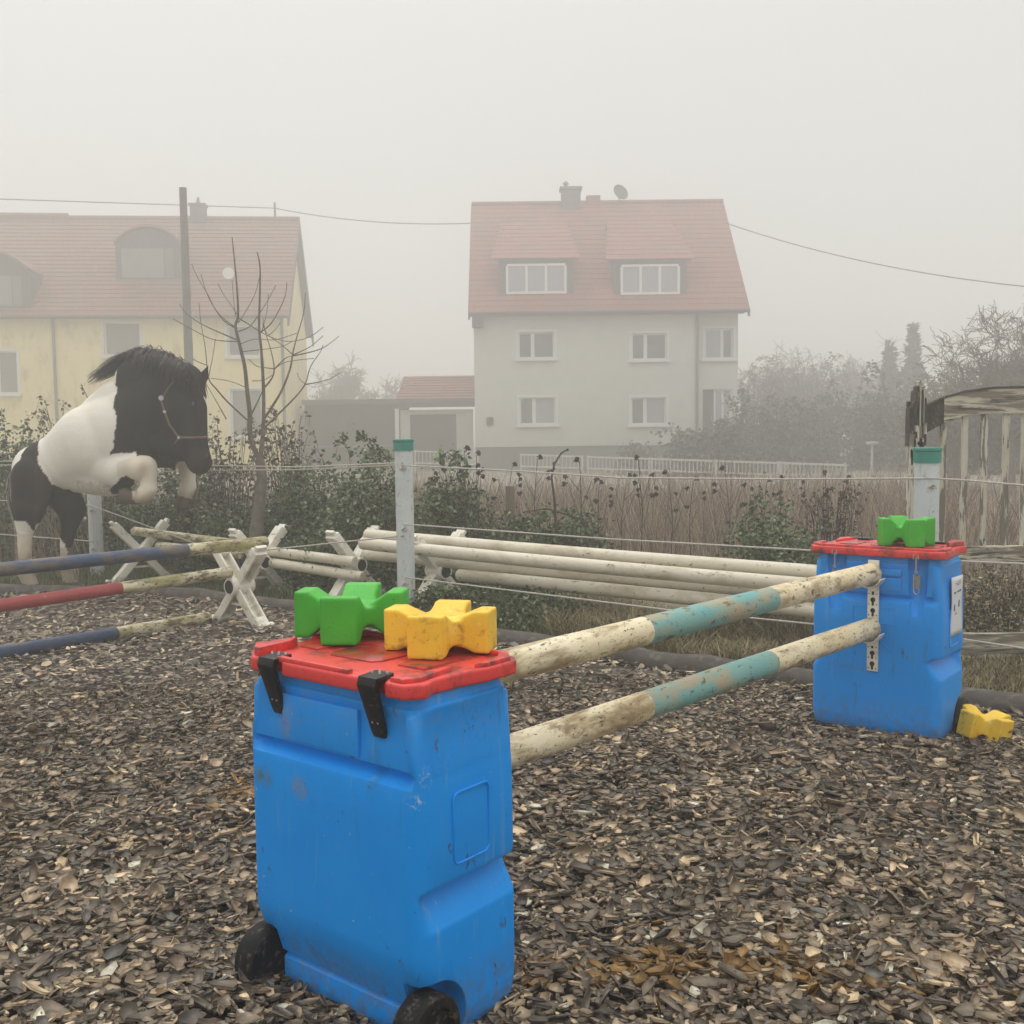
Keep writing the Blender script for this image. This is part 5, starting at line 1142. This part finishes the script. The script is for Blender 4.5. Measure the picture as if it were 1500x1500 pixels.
def inpoly(px, py, poly):
    c = np.zeros(len(px), bool); j = len(poly)-1
    for i in range(len(poly)):
        (xi, yi), (xj, yj) = poly[i], poly[j]; k = ((yi > py) != (yj > py)) & (px < (xj-xi)*(py-yi)/((yj-yi) or 1e-9)+xi); c ^= k; j = i
    return c
WXYZ = co+np.array([hp0.x, HYD, 0]); rel = WXYZ-np.array([0, 0, EYE]); fwv = rel@np.array(_fw); PX = 750+F*(rel@np.array(C_R))/fwv; PY = 750-F*(rel@np.array(C_U))/fwv
j1 = (vnoise(co[:, 0]*1.0, co[:, 2], 14, 41)-.5)*9; j2 = (vnoise(co[:, 2], co[:, 0], 16, 42)-.5)*9
PXn, PYn = PX+j1, PY+j2
hind = [(60, 644), (57, 668), (62, 690), (72, 704), (95, 718), (122, 729), (140, 737), (150, 850), (110, 850), (95, 800), (60, 757), (47, 776), (38, 762), (26, 745), (19, 720), (22, 690), (28, 668), (45, 650)]
front = [(174, 480), (173, 560), (171, 600), (166, 640), (163, 667), (200, 664), (215, 675), (232, 690), (330, 720), (340, 480)]
spot = [(157, 716), (170, 705), (185, 701), (196, 703), (196, 716), (182, 721), (165, 722)]
black = inpoly(PXn, PYn, hind) & (tgv != 'FL') | ((tgv == 'B')) | (inpoly(PXn, PYn, front) & (tgv != 'FL') & (tgv != 'LW')) | inpoly(PXn, PYn, spot)
black |= (tgv == 'H') & (PYn < 765) & ~((PX < 26) & (PY > 690) & (PY < 760) & (tgv == 'x'))
black &= ~((tgv == 'B') & (PXn < 168) & (PY < 660))
cw = np.array((.84, .80, .71)); cb = np.array((.014, .012, .011)); cbr = np.array((.05, .024, .014)); cl_ = np.array((.78, .70, .57))
vn = vnoise(co[:, 0]*1.5, co[:, 2], 9, 50)[:, None]; colr = cw*(.96+.05*vn)
lw = (tgv == 'LW') | (tgv == 'FL'); colr[lw] = (cl_*(.75+.4*vn))[lw]; q_ = (np.clip((PYn-716)/16, 0, 1)*lw*(tgv == 'FL')*.75)[:, None]; colr = colr*(1-q_)+np.array((.34, .26, .19))*(.7+.6*vn)*q_
q_ = (np.exp(-(((PX-211)/8)**2+((PY-686)/11)**2))*(tgv == 'FL')*.7)[:, None]; colr = colr*(1-q_)+np.array((.52, .38, .27))*q_
bl = cb*(.8+.6*vn)+cbr*np.clip((PX < 75) & (PX > 50), 0, 1)[:, None]*.25; hb = black; colr[hb] = bl[hb]
mz = (tgv == 'B') & (PY > 655) & (PX > 275); colr[mz] = np.array((.028, .020, .016)); hf = tgv == 'HF'; colr[hf] = (.12, .09, .065)
q_ = (np.clip((PYn-790)/40, 0, 1)*(tgv == 'LW')*.8)[:, None]; colr = colr*(1-q_)+np.array((.30, .24, .17))*(.7+.6*vn)*q_
# shaggy coat relief
dsp = (vnoise(co[:, 0]*2+co[:, 1], co[:, 2]*2, 40, 60)-.5)*.001+(vnoise(co[:, 2]*3, co[:, 0]*3+co[:, 1]*2, 75, 61)-.5)*.0012
me2.vertices.foreach_set('co', (co+no*dsp[:, None]).astype(np.float32).ravel())
ca = me2.color_attributes.new('col', 'FLOAT_COLOR', 'POINT'); cc4 = np.ones((nv, 4), np.float32); cc4[:, :3] = colr; ca.data.foreach_set('color', cc4.ravel())
me2.materials.clear(); me2.materials.append(MT['coat']); me2.polygons.foreach_set('use_smooth', [True]*len(me2.polygons))
hb_o = bpy.data.objects.new('body', me2); COL.objects.link(hb_o); hb_o.parent = hr
def strands(name, roots, tipf, n, L, w_, pal, jit=.02, seg_=6, parent=hr):
    V = []; Fq = []; C = []
    for i in range(n):
        u = random.random(); k = u*(len(roots)-1); a = int(k); p = Vector(roots[a]).lerp(Vector(roots[min(a+1, len(roots)-1)]), k-a)+Vector((random.gauss(0, jit), random.gauss(0, jit*1.2), random.gauss(0, jit)))
        pts = tipf(p, u, L*random.uniform(.6, 1.15)); sd = Vector((random.uniform(-1, 1), random.uniform(-1, 1), random.uniform(-.3, .3))).normalized(); c = pal[random.randrange(len(pal))]; s0 = len(V)
        for j, q in enumerate(pts): ww = w_*(1-.75*j/(len(pts)-1)); V += [q-sd*ww, q+sd*ww]; C += [c, c]
        for j in range(len(pts)-1): Fq.append((s0+2*j, s0+2*j+1, s0+2*j+3, s0+2*j+2))
    return cmesh(name, np.array([tuple(v) for v in V]), np.array(Fq), np.array(C), 'hair', parent, None, 'stuff')
PB = [(.014, .012, .011), (.022, .017, .014), (.035, .024, .018), (.010, .009, .009), (.05, .035, .026)]
crest = [hp(176, 548, .02), hp(190, 528, 0), hp(212, 519, -.02), hp(240, 523, -.06), (hp(262, 535, -.1)), hp(276, 545, -.14)]
def mane_up(p, u, L):      # tossed up and back over the withers
    k = max(0, 1-u*2.6); out = []
    for j in range(8):
        t_ = j/7; out.append(p+Vector((-L*t_*(.35+.95*k), -.03*t_+.01*math.sin(u*90), L*(.50*t_-(.62+.25*k)*t_*t_)+.008*math.sin(t_*6+u*40))))
    return out
strands('mane', crest, mane_up, 2900, .22, .006, PB, .026)
def mane_side(p, u, L):
    return [p+Vector((-.05*j/6*L*3, -.09-.10*math.sin(min(1, j/4)*1.57), -L*1.3*j/6)) for j in range(7)]
strands('mane', [c_+Vector((0, -.03, -.01)) for c_ in crest[2:]], mane_side, 600, .10, .006, PB, .035)
def fore(p, u, L): return [p+Vector((.03*j/6+.02*(u-.5), -.035, -L*j/6)) for j in range(7)]
strands('forelock', [hp(272, 545, -.2), hp(290, 552, -.28), hp(296, 556, -.24)], fore, 300, .17, .006, PB, .015)
def beard(p, u, L): return [p+Vector((random.uniform(-.02, .02)*j/6, 0, -L*j/6)) for j in range(4)]
strands('chest_hair', [hp(168, 655, -.22), hp(190, 668, -.24), hp(215, 672, -.2), hp(240, 668, -.24), hp(258, 672, -.22)], beard, 500, .07, .005, PB, .015)
strands('chest_hair', [hp(110, 705, -.2), hp(140, 712, -.3), hp(160, 716, -.25)], beard, 260, .05, .004, [(.5, .45, .36), (.6, .55, .46)], .02)
def tail(p, u, L):
    return [p+Vector((-.10*math.sin(min(1, t_*1.6)*1.57)-.02+.14*max(0, t_-.5), .03*u, -L*t_)) for t_ in [j/8 for j in range(9)]]
strands('tail', [hp(34, 668, .0), hp(27, 680, 0)], tail, 420, .62, .006, [(.6, .56, .48), (.5, .45, .38), (.66, .62, .55), (.05, .04, .03)], .015)
def feath(p, u, L): return [p+Vector((random.uniform(-.02, .02), random.uniform(-.03, .03), -L*j/4)) for j in range(4)]
PW = [(.55, .46, .34), (.45, .36, .26), (.35, .27, .19), (.6, .52, .42)]
for c_ in ((38, 822, -.16), (98, 822, .16)): strands('fetlock_feather', [hp(c_[0]-8, c_[1], c_[2]), hp(c_[0]+9, c_[1], c_[2])], feath, 220, .16, .006, PW, .03)
for c_ in ((210, 716, -.25), (274, 712, .2)): strands('fetlock_feather', [hp(c_[0]-8, c_[1], c_[2]), hp(c_[0]+8, c_[1], c_[2])], feath, 160, .11, .006, PW, .022)
# halter, eye, nostril
from mathutils.bvhtree import BVHTree
bv = BVHTree.FromPolygons([v.co for v in me2.vertices], [p.vertices for p in me2.polygons])
def surf(px, py, off=.006):
    d_ = ray(px, py).normalized(); o_ = Vector((-hp0.x, -HYD, EYE)); h_ = bv.ray_cast(o_, d_)
    return h_[0]-d_*off if h_[0] else hp(px, py, -.35)
def strap(pp, w_, name, m):
    pts = []
    for i in range(len(pp)-1):
        for k in range(5): pts.append(surf(pp[i][0]+(pp[i+1][0]-pp[i][0])*k/5, pp[i][1]+(pp[i+1][1]-pp[i][1])*k/5))
    pts.append(surf(*pp[-1])); b = MB(); b.tube(pts, w_, 6); return b
b = strap([(236, 586), (240, 600), (248, 622), (262, 641)], .012, '', ''); b2 = strap([(262, 641), (280, 641.5), (296, 641), (302, 640)], .012, '', ''); b.add(b2.v, b2.f); b3 = strap([(262, 641), (256, 650)], .010, '', ''); b.add(b3.v, b3.f)
b4 = strap([(236, 586), (248, 566), (262, 550)], .010, '', ''); b.add(b4.v, b4.f); ha = b.build('halter', 'halter', hr, True)
b = MB()
for q in ((236, 583), (262, 641), (241, 603)):
    c_ = surf(*q, .016); s_ = .024 if q[1] == 583 else .014; b.tube([c_+Vector((0, .006, 0)), c_-Vector((0, .006, 0))], s_, 12)
b.build('buckles', 'fence_white', ha)['kind'] = 'stuff'
MT['eye'] = mat('dark_glossy_eye', (.01, .008, .007), None, 5, .08, spec=.8)
c_ = surf(283, 592, -.004); bm = bmesh.new(); bmesh.ops.create_uvsphere(bm, u_segments=16, v_segments=10, radius=.022, matrix=Matrix.Translation(c_)); me = bpy.data.meshes.new('eye'); bm.to_mesh(me); bm.free(); me.materials.append(MT['eye']); o = bpy.data.objects.new('eye', me); COL.objects.link(o); o.parent = hr
c_ = surf(303, 668, -.002); bm = bmesh.new(); bmesh.ops.create_uvsphere(bm, u_segments=12, v_segments=8, radius=.016, matrix=Matrix.Translation(c_) @ Matrix.Diagonal((.8, .5, 1.3, 1))); me = bpy.data.meshes.new('nostril'); bm.to_mesh(me); bm.free(); me.materials.append(MT['eye']); o = bpy.data.objects.new('nostril', me); COL.objects.link(o); o.parent = hr

# ============================================================ FOG
m = bpy.data.materials.new('fog'); m.use_nodes = True; t = m.node_tree; t.nodes.clear()
out = t.nodes.new('ShaderNodeOutputMaterial'); pv = t.nodes.new('ShaderNodeVolumePrincipled'); pv.inputs['Color'].default_value = (.998, .995, .988, 1); pv.inputs['Density'].default_value = .0165; pv.inputs['Anisotropy'].default_value = .68
t.links.new(pv.outputs[0], out.inputs['Volume']); MT['fog'] = m
b = MB(); b.box((0, 131, 6.3), (304, 342, 14.8)); tag(b.build('haze', 'fog'), kind='stuff')
for o in bpy.data.objects:
    if o.name.split('.')[0] in ('rivets', 'hub_opening', 'keyholes', 'printing', 'rope_insulators', 'latch'): o['kind'] = 'stuff'
